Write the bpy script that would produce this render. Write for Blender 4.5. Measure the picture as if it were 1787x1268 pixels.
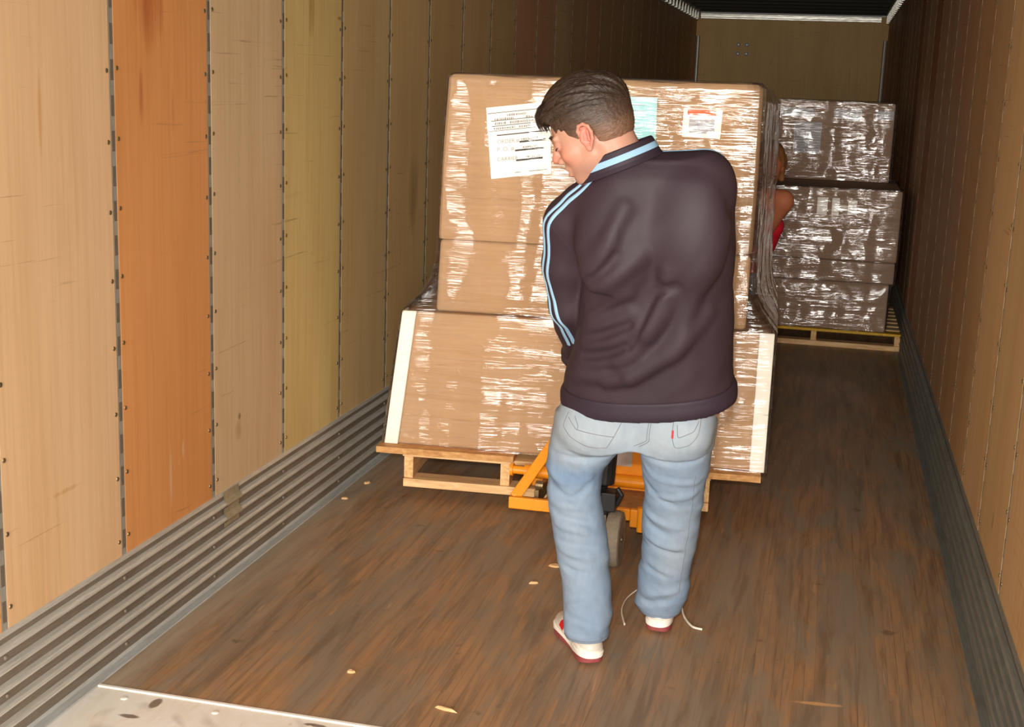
import bpy, bmesh, math, random
import numpy as np
from mathutils import Matrix, Vector

for o in list(bpy.data.objects):
    bpy.data.objects.remove(o, do_unlink=True)
SC = bpy.context.scene
COL = SC.collection

# ------------------------------------------------------------------ camera
cam_d = bpy.data.cameras.new('camera')
cam = bpy.data.objects.new('camera', cam_d)
COL.objects.link(cam)
cam_d.sensor_fit = 'HORIZONTAL'
cam_d.sensor_width = 36.0
cam_d.lens = 45.938
cam_d.clip_start = 0.05
cam_d.clip_end = 100
_r = Vector((0.97074, 0.23741, 0.03599))
_u = Vector((-0.08344, 0.19296, 0.97765))
_f = Vector((-0.22516, 0.95205, -0.20713))
cam.matrix_world = Matrix((
    (_r.x, _u.x, -_f.x, 1.9677),
    (_r.y, _u.y, -_f.y, 0.0),
    (_r.z, _u.z, -_f.z, 1.7281),
    (0, 0, 0, 1)))
SC.camera = cam

# ------------------------------------------------------------------ light
world = bpy.data.worlds.new('world')
SC.world = world
world.use_nodes = True
world.node_tree.nodes['Background'].inputs[0].default_value = (1.0, 0.96, 0.90, 1)
world.node_tree.nodes['Background'].inputs[1].default_value = 0.12


def light(name, kind, loc, energy, color, rot=None, **kw):
    d = bpy.data.lights.new(name, kind)
    d.energy = energy
    d.color = color
    for k, v in kw.items():
        setattr(d, k, v)
    o = bpy.data.objects.new(name, d)
    COL.objects.link(o)
    o.location = loc
    if rot:
        o.rotation_euler = rot
    return o


# daylight coming in through the open dock door behind the photographer
light('dock_daylight', 'AREA', (1.9, -6.0, 2.35), 1350, (1.0, 0.945, 0.87),
      (math.radians(90), 0, 0), shape='RECTANGLE', size=5.0, size_y=3.2)
# the flash on the photographer's camera
light('camera_flash', 'SPOT', (1.93, 0.02, 1.86), 330, (1.0, 0.955, 0.88),
      (math.radians(80), 0, math.radians(10)), spot_size=math.radians(125), spot_blend=0.25,
      shadow_soft_size=0.022)

vs = SC.view_settings
vs.view_transform = 'Standard'
vs.look = 'None'
vs.gamma = 1.0
vs.use_curve_mapping = False
vs.exposure = -0.17

# ------------------------------------------------------------------ helpers
rnd = random.Random(7)


def lin(*c):
    out = []
    for v in c:
        v = v / 255.0
        out.append(v / 12.92 if v <= 0.04045 else ((v + 0.055) / 1.055) ** 2.4)
    return tuple(out) + (1.0,)


class NT:
    """small wrapper to write node trees"""
    def __init__(self, name):
        self.m = bpy.data.materials.new(name)
        self.m.use_nodes = True
        self.t = self.m.node_tree
        self.t.nodes.clear()
        self.out = self.t.nodes.new('ShaderNodeOutputMaterial')

    def n(self, typ, ins=None, **props):
        nd = self.t.nodes.new('ShaderNode' + typ)
        for k, v in props.items():
            setattr(nd, k, v)
        for k, v in (ins or {}).items():
            s = nd.inputs[k]
            if isinstance(v, bpy.types.NodeSocket):
                self.t.links.new(v, s)
            elif isinstance(v, bpy.types.Node):
                self.t.links.new(v.outputs[0], s)
            else:
                s.default_value = v
        return nd

    def coords(self, scale=(1, 1, 1), loc=(0, 0, 0), rot=(0, 0, 0), kind='Object'):
        tc = self.n('TexCoord')
        mp = self.n('Mapping', {'Vector': tc.outputs[kind], 'Scale': scale, 'Location': loc, 'Rotation': rot})
        return mp.outputs[0]

    def noise(self, vec, scale=5.0, detail=4.0, rough=0.55, dist=0.0):
        return self.n('TexNoise', {'Vector': vec, 'Scale': scale, 'Detail': detail, 'Roughness': rough,
                                   'Distortion': dist}).outputs[0]

    def ramp(self, fac, stops, interp='LINEAR'):
        nd = self.n('ValToRGB', {'Fac': fac})
        cr = nd.color_ramp
        cr.interpolation = interp
        while len(cr.elements) < len(stops):
            cr.elements.new(0.5)
        for e, (p, c) in zip(cr.elements, stops):
            e.position = p
            e.color = c if len(c) == 4 else tuple(c) + (1,)
        return nd.outputs[0]

    def mix(self, fac, a, b, blend='MIX'):
        nd = self.n('MixRGB', {'Fac': fac, 'Color1': a, 'Color2': b}, blend_type=blend)
        return nd.outputs[0]

    def math(self, op, a, b=0.0, clamp=False):
        nd = self.n('Math', {0: a, 1: b}, operation=op, use_clamp=clamp)
        return nd.outputs[0]

    def bump(self, h, strength=0.3, dist=0.01, normal=None):
        ins = {'Height': h, 'Strength': strength, 'Distance': dist}
        if normal is not None:
            ins['Normal'] = normal
        return self.n('Bump', ins).outputs[0]

    def bsdf(self, color, rough=0.6, metal=0.0, normal=None, **extra):
        ins = {'Base Color': color, 'Roughness': rough, 'Metallic': metal}
        if normal is not None:
            ins['Normal'] = normal
        for k, v in extra.items():
            ins[k.replace('_', ' ')] = v
        return self.n('BsdfPrincipled', ins)

    def done(self, sh):
        s = sh.outputs[0] if isinstance(sh, bpy.types.Node) else sh
        self.t.links.new(s, self.out.inputs['Surface'])
        return self.m


W1 = (1, 1, 1, 1)
K0 = (0, 0, 0, 1)


def simple(name, col, rough=0.6, metal=0.0, var=0.12, scale=30, bump=0.0, spec=None):
    t = NT(name)
    v = t.coords()
    nz = t.noise(v, scale)
    dark = tuple(c * (1 - var) for c in col[:3]) + (1,)
    lite = tuple(min(1, c * (1 + var)) for c in col[:3]) + (1,)
    c = t.ramp(nz, [(0.3, dark), (0.7, lite)])
    nrm = t.bump(nz, bump, 0.004) if bump else None
    ex = {}
    if spec is not None:
        ex['Specular_IOR_Level'] = spec
    return t.done(t.bsdf(c, rough, metal, nrm, **ex))


# ---------------------------------------------------------------- materials
def m_plywood():
    t = NT('plywood')
    at = t.n('Attribute', attribute_name='tint')
    v = t.coords((1, 1, 1))
    grain = t.noise(t.coords((30, 30, 1.1)), 1.6, 6, 0.6, 0.4)
    broad = t.noise(t.coords((5, 5, 0.7)), 1.0, 3, 0.5, 0.3)
    g = t.ramp(grain, [(0.25, (0.90, 0.87, 0.83)), (0.55, W1), (0.8, (1.05, 1.04, 1.02))])
    b = t.ramp(broad, [(0.25, (0.88, 0.82, 0.74)), (0.6, W1)])
    c = t.mix(1.0, at.outputs['Color'], g, 'MULTIPLY')
    c = t.mix(0.85, c, b, 'MULTIPLY')
    # long scuffs left by freight sliding along the lining
    sc = t.noise(t.coords((3, 1.1, 42), rot=(0.10, 0, 0)), 1.3, 3, 0.6, 0.8)
    m = t.ramp(sc, [(0.64, K0), (0.70, W1), (0.74, K0)])
    sc2 = t.noise(v, 1.6, 2, 0.5)
    m2 = t.ramp(sc2, [(0.46, K0), (0.62, (0.55, 0.55, 0.55))])
    mm = t.mix(1.0, m, m2, 'MULTIPLY')
    c = t.mix(mm, c, lin(118, 78, 42))
    # knots and dark specks
    vo = t.n('TexVoronoi', {'Vector': t.coords((2.2, 2.2, 1.1)), 'Scale': 1.1})
    k = t.ramp(vo.outputs[0], [(0.02, W1), (0.055, K0)])
    c = t.mix(t.math('MULTIPLY', k, 0.5), c, lin(80, 48, 26))
    # marks with a place of their own on the left lining: white scrapes, a red-brown run, a bruise, an old arc
    sx = t.n('SeparateXYZ', {0: t.coords((1, 1, 1))})
    left = t.math('LESS_THAN', sx.outputs[0], 1.0)
    for y0, z0, ry, rz, colr, amt in ((3.645, 0.47, 0.016, 0.17, (226, 190, 150), 0.7), (3.732, 0.54, 0.014, 0.05, (228, 196, 156), 0.7),
                                      (3.575, 1.95, 0.13, 0.26, (176, 84, 44), 0.75), (3.51, 1.66, 0.020, 0.14, (168, 84, 46), 0.6), (3.70, 1.62, 0.016, 0.16, (176, 92, 52), 0.5),
                                      (4.15, 0.55, 0.022, 0.022, (96, 58, 34), 0.8), (4.14, 0.50, 0.05, 0.07, (160, 112, 68), 0.5),
                                      (3.00, 1.62, 0.018, 0.16, (206, 146, 92), 0.6), (5.10, 1.97, 0.045, 0.014, (88, 62, 36), 0.7), (4.80, 2.0, 0.05, 0.2, (176, 126, 50), 0.6),
                                      (3.06, 0.60, 0.13, 0.012, (190, 136, 78), 0.5), (6.1, 1.2, 0.12, 0.3, (140, 108, 66), 0.5)):
        dy = t.math('DIVIDE', t.math('SUBTRACT', sx.outputs[1], y0), ry)
        dz = t.math('DIVIDE', t.math('SUBTRACT', sx.outputs[2], z0), rz)
        rr = t.math('ADD', t.math('MULTIPLY', dy, dy), t.math('MULTIPLY', dz, dz))
        rr = t.math('ADD', rr, t.math('MULTIPLY', grain, 1.1))
        mk = t.math('MULTIPLY', t.ramp(rr, [(0.45, W1), (1.0, K0)]), t.math('MULTIPLY', left, amt))
        c = t.mix(mk, c, lin(*colr))
    nrm = t.bump(grain, 0.08, 0.003)
    return t.done(t.bsdf(c, 0.55, 0, nrm, Specular_IOR_Level=0.25))


def m_floor():
    t = NT('laminated_hardwood')
    at = t.coords((1, 1, 1))
    strip = t.n('TexBrick', {'Vector': t.coords((1, 1, 1), rot=(0, 0, math.radians(90))), 'Scale': 1.0,
                             'Color1': lin(176, 136, 98), 'Color2': lin(164, 128, 94), 'Mortar': lin(138, 108, 80),
                             'Mortar Size': 0.0009, 'Brick Width': 1.9, 'Row Height': 0.031, 'Bias': -0.1}, offset=0.37)
    plank = t.n('TexBrick', {'Vector': t.coords((1, 1, 1), rot=(0, 0, math.radians(90))), 'Scale': 1.0,
                             'Color1': W1, 'Color2': (0.86, 0.86, 0.86, 1), 'Mortar': (0.78, 0.74, 0.70, 1),
                             'Mortar Size': 0.002, 'Brick Width': 6.0, 'Row Height': 0.31})
    c = t.mix(1.0, strip.outputs[0], plank.outputs[0], 'MULTIPLY')
    g = t.noise(t.coords((26, 1.6, 1)), 1.5, 6, 0.65, 0.5)
    c = t.mix(0.9, c, t.ramp(g, [(0.3, (0.56, 0.53, 0.51)), (0.5, W1), (0.75, (1.24, 1.10, 0.95))]), 'MULTIPLY')
    # grey traffic film and orange raw-wood scrapes along the length of the trailer
    d = t.noise(t.coords((3.4, 0.9, 1), rot=(0, 0, -0.12)), 1.5, 6, 0.65, 0.8)
    c = t.mix(t.ramp(d, [(0.42, K0), (0.58, (0.85, 0.85, 0.85))]), c, lin(146, 130, 110))
    s = t.noise(t.coords((19, 1.0, 1), rot=(0, 0, -0.10)), 1.6, 3, 0.6, 0.3)
    c = t.mix(t.ramp(s, [(0.64, K0), (0.72, (0.7, 0.7, 0.7))]), c, lin(186, 134, 84))
    s2 = t.noise(t.coords((30, 2.2, 1), rot=(0, 0, 0.55)), 1.3, 2, 0.5, 0.2)
    c = t.mix(t.ramp(s2, [(0.70, K0), (0.74, (0.45, 0.45, 0.45))]), c, lin(206, 166, 118))
    dk = t.noise(at, 9, 3, 0.6)
    c = t.mix(t.ramp(dk, [(0.66, K0), (0.74, (0.6, 0.6, 0.6))]), c, lin(84, 68, 54))
    sx = t.n('SeparateXYZ', {0: t.coords((1, 1, 1))})
    ob = t.noise(t.coords((9, 0.9, 1), rot=(0, 0, -0.12)), 1.3, 5, 0.62, 0.5)
    c = t.mix(t.ramp(ob, [(0.52, K0), (0.70, (0.55, 0.55, 0.55))]), c, lin(186, 136, 90))
    db = t.noise(t.coords((14, 1.1, 1), loc=(3, 1, 0), rot=(0, 0, -0.10)), 1.5, 6, 0.65, 0.5)
    c = t.mix(t.ramp(db, [(0.48, K0), (0.66, (0.6, 0.6, 0.6))]), c, lin(112, 92, 74))
    # pale dust trodden along the left edge and by the sill
    ed = t.math('SUBTRACT', t.math('MULTIPLY', ob, 0.55), t.math('MULTIPLY', sx.outputs[0], 1.0))
    c = t.mix(t.ramp(ed, [(0.02, K0), (0.26, (0.85, 0.85, 0.85))]), c, lin(186, 168, 144))
    # the pale gouge near the right front
    dx = t.math('DIVIDE', t.math('SUBTRACT', sx.outputs[0], 2.06), 0.10)
    dy = t.math('DIVIDE', t.math('SUBTRACT', t.math('ADD', sx.outputs[1], t.math('MULTIPLY', sx.outputs[0], -0.09)), 3.465), 0.016)
    rr = t.math('ADD', t.math('POWER', dx, 2.0), t.math('POWER', dy, 2.0))
    rr = t.math('ADD', rr, t.math('MULTIPLY', g, 0.7))
    c = t.mix(t.ramp(rr, [(0.55, (0.8, 0.8, 0.8)), (0.95, K0)]), c, lin(222, 168, 112))
    rg = t.ramp(d, [(0.35, (0.45, 0.45, 0.45)), (0.7, (0.62, 0.62, 0.62))])
    h = t.mix(0.5, g, plank.outputs['Fac'])
    return t.done(t.bsdf(c, rg, 0, t.bump(h, 0.18, 0.004), Specular_IOR_Level=0.35))


def m_metal(name, col, rough=0.38, axis=(1, 1, 1), wear=0.4, metal=0.85, dirt=(70, 62, 50)):
    t = NT(name)
    n1 = t.noise(t.coords(axis), 6, 5, 0.6, 0.3)
    n2 = t.noise(t.coords(), 3.5, 4, 0.6, 0.4)
    c = t.ramp(n1, [(0.3, tuple(x * 0.72 for x in col[:3])), (0.65, col)])
    c = t.mix(t.ramp(n2, [(0.45, K0), (0.75, (wear, wear, wear))]), c, lin(*dirt))
    r = t.ramp(n1, [(0.3, (rough + 0.15,) * 3), (0.7, (rough,) * 3)])
    return t.done(t.bsdf(c, r, metal, t.bump(n1, 0.12, 0.003)))


def m_plate():
    t = NT('worn_steel_plate')
    a = t.noise(t.coords((7, 2.5, 1), rot=(0, 0, 0.3)), 2.0, 6, 0.65, 1.2)
    c = t.ramp(a, [(0.24, lin(186, 170, 150)), (0.36, lin(246, 236, 218)), (0.7, lin(254, 250, 242))])
    b = t.noise(t.coords((1.3, 1, 1)), 2.3, 3, 0.5, 0.8)
    c = t.mix(t.ramp(b, [(0.56, K0), (0.66, (0.9, 0.9, 0.9))]), c, lin(104, 82, 62))
    sx = t.n('SeparateXYZ', {0: t.coords((1, 1, 1))})
    for x0, y0, rx, ry in ((0.248, 3.075, 0.022, 0.045), (0.215, 2.985, 0.05, 0.016), (0.72, 3.09, 0.05, 0.012)):
        dx = t.math('DIVIDE', t.math('SUBTRACT', sx.outputs[0], x0), rx)
        dy = t.math('DIVIDE', t.math('SUBTRACT', sx.outputs[1], y0), ry)
        rr = t.math('ADD', t.math('ADD', t.math('MULTIPLY', dx, dx), t.math('MULTIPLY', dy, dy)), t.math('MULTIPLY', a, 0.9))
        c = t.mix(t.ramp(rr, [(0.7, (0.85,) * 3), (1.0, K0)]), c, lin(112, 88, 66))
    return t.done(t.bsdf(c, 0.55, 0.05, t.bump(a, 0.2, 0.004)))


def m_card(name, col, seams=0.0):
    t = NT(name)
    fl = t.noise(t.coords((1.5, 1.5, 40)), 2, 2, 0.4)
    fb = t.noise(t.coords(), 3.5, 3, 0.5)
    c = t.ramp(fb, [(0.3, tuple(x * 0.90 for x in col[:3])), (0.7, col)])
    c = t.mix(0.6, c, t.ramp(fl, [(0.35, (0.92, 0.92, 0.92)), (0.65, (1.04, 1.04, 1.04))]), 'MULTIPLY')
    return t.done(t.bsdf(c, 0.75, 0, t.bump(fl, 0.06, 0.004), Specular_IOR_Level=0.2))


def m_film(name, scale=1.0, clear=0.80, haze=0.035, strength=1.0, col=(0.95, 0.93, 0.9, 1)):
    """cling film: mostly see-through, glossy, stretched into sideways creases"""
    t = NT(name)
    v1 = t.coords((1.5 * scale, 1.5 * scale, 23 * scale), rot=(0, 0.03, 0))
    a = t.noise(v1, 1.6, 3.0, 0.55, 1.0)
    b = t.noise(t.coords((4 * scale, 4 * scale, 75 * scale), rot=(0.0, -0.05, 0)), 1.5, 1.5, 0.5, 0.6)
    colm = t.noise(t.coords((3.4, 3.4, 0.5), rot=(0, 0.12, 0)), 1.5, 1, 0.4, 0.2)
    lg = t.noise(t.coords((2.0, 2.0, 2.4)), 1.4, 2, 0.5, 0.3)
    h = t.math('ADD', t.math('MULTIPLY', a, 0.75), t.math('MULTIPLY', b, 0.25))
    amt = t.ramp(t.noise(t.coords((1.6, 1.6, 9), loc=(2, 5, 1)), 1.4, 1, 0.5, 0.5), [(0.30, (0.25,) * 3), (0.62, W1)])
    h = t.math('MULTIPLY', h, amt)
    nrm = t.bump(colm, 1.0, 0.020 * strength)
    nrm = t.bump(lg, 1.0, 0.035 * strength, nrm)
    nrm = t.bump(h, 1.0, 0.0105 * strength, nrm)
    gl = t.n('BsdfGlossy', {'Color': W1, 'Roughness': 0.075, 'Normal': nrm})
    df = t.n('BsdfTranslucent', {'Color': col, 'Normal': nrm})
    d2 = t.n('BsdfDiffuse', {'Color': col, 'Normal': nrm})
    d3 = t.n('MixShader', {0: 0.35, 1: d2.outputs[0], 2: df.outputs[0]})
    ridge = t.ramp(t.math('ADD', t.math('MULTIPLY', a, 0.75), t.math('MULTIPLY', b, 0.25)), [(0.46, (0.25,) * 3), (0.66, (1.0,) * 3)])
    tr = t.n('BsdfTransparent', {'Color': (0.98, 0.975, 0.965, 1)})
    fc = t.n('LayerWeight', {'Blend': 0.4})
    hzf = t.math('MULTIPLY', ridge, t.math('ADD', t.math('MULTIPLY', t.math('POWER', fc.outputs['Facing'], 1.5), 0.42), haze), True)
    hz = t.n('MixShader', {0: hzf, 1: tr.outputs[0], 2: d3.outputs[0]})
    fr = t.n('Fresnel', {'IOR': 1.5, 'Normal': nrm})
    f = t.math('MULTIPLY', fr.outputs[0], (1 - clear) * 6.0, True)
    return t.done(t.n('MixShader', {0: f, 1: hz.outputs[0], 2: gl.outputs[0]}))


def m_wood(name, col, dark, scale=(3, 30, 30), rough=0.7, osb=False):
    t = NT(name)
    if osb:
        vo = t.n('TexVoronoi', {'Vector': t.coords((26, 60, 10), rot=(0, 0, 0.5)), 'Scale': 1.0})
        c = t.mix(0.6, t.ramp(vo.outputs['Color'], [(0.1, dark), (0.9, col)]),
                  t.ramp(t.noise(t.coords((14, 40, 40)), 2, 4), [(0.3, dark), (0.7, col)]))
    else:
        c = t.ramp(t.noise(t.coords(scale), 2, 5, 0.6, 0.8), [(0.3, dark), (0.62, col)])
    return t.done(t.bsdf(c, rough, 0, None, Specular_IOR_Level=0.2))


def m_denim():
    t = NT('faded_denim')
    at = t.n('Attribute', attribute_name='fade')
    n1 = t.noise(t.coords((1, 1, 0.35)), 42, 4, 0.6)
    n2 = t.noise(t.coords(), 7, 3, 0.55)
    c = t.mix(t.math('ADD', at.outputs['Fac'], t.math('MULTIPLY', t.math('SUBTRACT', n2, 0.5), 0.8), True),
              lin(114, 136, 162), lin(156, 166, 174))
    c = t.mix(0.7, c, t.ramp(n1, [(0.3, (0.84, 0.86, 0.88)), (0.7, (1.06, 1.05, 1.04))]), 'MULTIPLY')
    wv = t.n('TexWave', {'Vector': t.coords((1, 1, 1), rot=(0, 0.6, 0)), 'Scale': 260.0, 'Distortion': 1.5})
    return t.done(t.bsdf(c, 0.9, 0, t.bump(t.mix(0.5, n1, wv.outputs[0]), 0.12, 0.002), Specular_IOR_Level=0.1))


def m_knit(name, col, sheen=0.0):
    t = NT(name)
    n1 = t.noise(t.coords(), 380, 2, 0.5)
    n2 = t.noise(t.coords((1, 1, 0.6)), 6, 3, 0.5)
    c = t.ramp(n2, [(0.3, tuple(x * 0.88 for x in col[:3])), (0.7, tuple(x * 1.1 for x in col[:3]))])
    return t.done(t.bsdf(c, 0.62, 0, t.bump(n1, 0.10, 0.001), Specular_IOR_Level=0.35, Sheen_Weight=sheen,
                         Sheen_Roughness=0.5))


def m_attr(name, rough=0.5, bump=0.08, bscale=160, spec=0.35, sss=0.0, metal=0.0):
    t = NT(name)
    at = t.n('Attribute', attribute_name='tint')
    n1 = t.noise(t.coords(), bscale, 3, 0.5)
    c = t.mix(0.5, at.outputs['Color'], t.ramp(n1, [(0.3, (0.93, 0.92, 0.92)), (0.7, (1.05, 1.05, 1.05))]), 'MULTIPLY')
    ex = {'Specular_IOR_Level': spec}
    if sss:
        ex['Subsurface_Weight'] = sss
        ex['Subsurface_Radius'] = (0.012, 0.004, 0.002)
        ex['Subsurface_Scale'] = 0.5
    return t.done(t.bsdf(c, rough, metal, t.bump(n1, bump, 0.002), **ex))


def m_hair():
    t = NT('hair')
    at = t.n('Attribute', attribute_name='tint')
    tc = t.n('TexCoord')
    turn = t.n('Mapping', {'Vector': tc.outputs['Object'], 'Rotation': (0, 3.561, 0)})
    comb = t.n('Mapping', {'Vector': turn.outputs[0], 'Scale': (26, 240, 200)})
    n1 = t.noise(comb.outputs[0], 1.3, 4, 0.6, 0.5)
    c = t.mix(0.9, at.outputs['Color'], t.ramp(n1, [(0.3, (0.5, 0.5, 0.5)), (0.7, (1.4, 1.34, 1.28))]), 'MULTIPLY')
    return t.done(t.bsdf(c, 0.46, 0, t.bump(n1, 0.7, 0.003), Specular_IOR_Level=0.4))


MT = {}
MT['ply'] = m_plywood()
MT['floor'] = m_floor()
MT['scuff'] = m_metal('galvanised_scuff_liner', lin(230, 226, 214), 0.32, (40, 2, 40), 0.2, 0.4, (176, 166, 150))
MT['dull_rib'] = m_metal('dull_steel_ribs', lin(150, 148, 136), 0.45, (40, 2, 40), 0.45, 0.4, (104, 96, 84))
MT['dull_grime_shade'] = m_metal('dull_grimy_shaded_steel', lin(104, 98, 88), 0.6, (40, 2, 40), 0.5, 0.3, (70, 62, 52))
MT['grime_shade'] = m_metal('grimy_shaded_steel', lin(150, 138, 122), 0.5, (40, 2, 40), 0.5, 0.35, (112, 98, 82))  # valley and rib underside tone: dirt plus painted shade
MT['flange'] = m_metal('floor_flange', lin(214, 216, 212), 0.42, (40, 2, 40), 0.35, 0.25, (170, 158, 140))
MT['splice'] = simple('splice_plate', lin(176, 164, 134), 0.5, 0.3, 0.15)
MT['post'] = m_metal('steel_wall_post', lin(200, 198, 186), 0.5, (30, 30, 3), 0.3, 0.6)
MT['slot'] = simple('slot_dark', lin(112, 98, 82), 0.8)
MT['bright'] = m_metal('bright_aluminium', lin(222, 220, 210), 0.30, (2, 2, 30), 0.1, 0.9)
MT['chrome'] = simple('polished_bolt', lin(244, 242, 232), 0.30, 0.55, 0.02)
MT['roof'] = simple('dull_roof_skin', lin(58, 54, 48), 0.8)
MT['plate'] = m_plate()
MT['concrete'] = simple('dock_concrete', lin(120, 114, 104), 0.85, 0, 0.2, 6, 0.2)
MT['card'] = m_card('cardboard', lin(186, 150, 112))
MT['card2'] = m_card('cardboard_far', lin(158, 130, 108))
MT['film'] = m_film('stretch_film')
MT['film2'] = m_film('stretch_film_far', 0.9, 0.74, 0.04, 1.2)
MT['white'] = simple('white_foam_board', lin(240, 234, 222), 0.6, 0, 0.03)
MT['paper'] = simple('white_paper', lin(246, 242, 234), 0.6, 0, 0.02)
MT['cyan'] = simple('pale_cyan_paper', lin(176, 224, 224), 0.6, 0, 0.04)
MT['ink'] = simple('black_ink', lin(48, 44, 48), 0.7)
MT['faint'] = simple('grey_print', lin(150, 144, 142), 0.7, 0, 0.2, 200)
MT['orange_ink'] = simple('orange_print', lin(224, 108, 52), 0.6, 0, 0.2, 60)
MT['grey_label'] = simple('grey_label', lin(176, 174, 176), 0.6)
MT['pine'] = m_wood('pallet_pine', lin(238, 200, 148), lin(204, 158, 106), (3, 30, 30))
MT['pine_y'] = m_wood('pallet_pine_along', lin(236, 196, 142), lin(200, 152, 98), (30, 3, 30))
MT['osb'] = m_wood('strand_board', lin(222, 172, 112), lin(172, 118, 68), osb=True)
MT['yellow'] = simple('yellow_paint', lin(214, 168, 30), 0.6, 0, 0.2)
MT['jack'] = simple('orange_yellow_paint', lin(244, 150, 18), 0.42, 0, 0.08, 20)
MT['dust'] = simple('dusty_paint', lin(168, 122, 76), 0.7, 0, 0.25, 40)
MT['black'] = simple('black_rubber', lin(28, 27, 27), 0.5, 0, 0.2)
MT['steel'] = m_metal('linkage_steel', lin(150, 130, 96), 0.4, (8, 8, 8), 0.5, 0.8)
MT['tyre'] = simple('grey_tyre', lin(138, 126, 108), 0.8, 0, 0.15, 40, 0.2)
MT['sticker'] = simple('grey_sticker', lin(188, 178, 168), 0.5)
MT['denim'] = m_denim()
MT['knit'] = m_knit('dark_plum_knit', lin(52, 38, 46))
MT['rib'] = m_knit('dark_navy_rib', lin(46, 34, 45))
MT['blue'] = m_knit('light_blue_knit', lin(146, 184, 210))
MT['skin'] = m_attr('skin', 0.5, 0.10, 220, 0.35, 0.12)
MT['shoe'] = m_attr('shoe_upper', 0.38, 0.06, 240, 0.5)
MT['hair'] = m_hair()
MT['stitch'] = simple('denim_stitch', lin(112, 112, 116), 0.9)
MT['eye'] = simple('eye_white', lin(220, 210, 200), 0.25)
MT['brow'] = simple('brow_hair', lin(70, 46, 36), 0.8)
MT['lace'] = simple('white_lace', lin(226, 216, 200), 0.8)
MT['red'] = m_knit('crimson_cotton', lin(196, 24, 44))
MT['red_tag'] = simple('red_tag', lin(190, 40, 50), 0.7)


# ---------------------------------------------------------------- mesh tools
class MB:
    """collects vertices and faces; build() links them as ONE mesh object"""
    def __init__(self):
        self.v, self.f, self.mi = [], [], []

    def add(self, vs, fs, mi=0):
        o = len(self.v)
        self.v += [tuple(p) for p in vs]
        self.f += [tuple(i + o for i in f) for f in fs]
        self.mi += [mi] * len(fs)

    def hexa(self, p, mi=0):
        """eight corners: bottom 4 (counter-clockwise seen from above) then top 4"""
        self.add(p, [(3, 2, 1, 0), (4, 5, 6, 7), (0, 1, 5, 4), (1, 2, 6, 5), (2, 3, 7, 6), (3, 0, 4, 7)], mi)

    def box(self, x0, x1, y0, y1, z0, z1, mi=0):
        self.hexa([(x0, y0, z0), (x1, y0, z0), (x1, y1, z0), (x0, y1, z0),
                   (x0, y0, z1), (x1, y0, z1), (x1, y1, z1), (x0, y1, z1)], mi)

    def tube(self, pts, r, seg=12, mi=0, cap=True, flat=None):
        pts = [Vector(p) for p in pts]
        rs = r if isinstance(r, (list, tuple)) else [r] * len(pts)
        rings = []
        prev = None
        for i, p in enumerate(pts):
            d = (pts[min(i + 1, len(pts) - 1)] - pts[max(i - 1, 0)]).normalized()
            ref = prev if prev is not None else (Vector((0, 0, 1)) if abs(d.z) < 0.9 else Vector((1, 0, 0)))
            a = d.cross(ref).normalized()
            b = a.cross(d).normalized()
            prev = b
            fl = flat or 1.0
            rings.append([p + a * rs[i] * math.cos(k * 2 * math.pi / seg) + b * rs[i] * fl * math.sin(k * 2 * math.pi / seg)
                          for k in range(seg)])
        vs = [q for rg in rings for q in rg]
        fs = []
        for i in range(len(rings) - 1):
            for k in range(seg):
                k2 = (k + 1) % seg
                fs.append((i * seg + k, i * seg + k2, (i + 1) * seg + k2, (i + 1) * seg + k))
        if cap:
            fs.append(tuple(range(seg))[::-1])
            fs.append(tuple((len(rings) - 1) * seg + k for k in range(seg)))
        self.add(vs, fs, mi)

    def disc_rivet(self, c, nrm, r, h, seg=8, mi=0):
        c = Vector(c)
        nrm = Vector(nrm)
        self.tube([c, c + nrm * h * 0.6, c + nrm * h], [r, r * 0.9, r * 0.5], seg, mi)

    def grid(self, P, mi=0, wrap=False):
        """P: rows x cols x 3"""
        rws, cls = len(P), len(P[0])
        vs = [tuple(P[i][j]) for i in range(rws) for j in range(cls)]
        fs = []
        for i in range(rws - 1):
            for j in range(cls if wrap else cls - 1):
                j2 = (j + 1) % cls
                fs.append((i * cls + j, i * cls + j2, (i + 1) * cls + j2, (i + 1) * cls + j))
        self.add(vs, fs, mi)

    def mesh(self, name, mats, smooth=False):
        me = bpy.data.meshes.new(name)
        me.from_pydata(self.v, [], self.f)
        for m in (mats if isinstance(mats, (list, tuple)) else [mats]):
            me.materials.append(m)
        me.polygons.foreach_set('material_index', self.mi)
        me.polygons.foreach_set('use_smooth', [smooth] * len(self.f))
        me.update()
        return me

    def build(self, name, mats, parent=None, smooth=False, bevel=0.0, seg=2, recalc=True):
        me = self.mesh(name, mats, smooth)
        if recalc:
            bm = bmesh.new()
            bm.from_mesh(me)
            bmesh.ops.recalc_face_normals(bm, faces=bm.faces)
            bm.to_mesh(me)
            bm.free()
        o = bpy.data.objects.new(name, me)
        COL.objects.link(o)
        if parent:
            o.parent = parent
        if bevel:
            md = o.modifiers.new('bevel', 'BEVEL')
            md.width = bevel
            md.segments = seg
            md.limit_method = 'ANGLE'
            md.angle_limit = math.radians(40)
        return o


def tag(o, label=None, cat=None, group=None, kind=None):
    if label:
        o['label'] = label
    if cat:
        o['category'] = cat
    if group:
        o['group'] = group
    if kind:
        o['kind'] = kind
    return o


def empty(name, loc=(0, 0, 0), rz=0.0):
    o = bpy.data.objects.new(name, None)
    o.empty_display_size = 0.1
    COL.objects.link(o)
    o.location = loc
    o.rotation_euler = (0, 0, rz)
    return o


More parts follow.
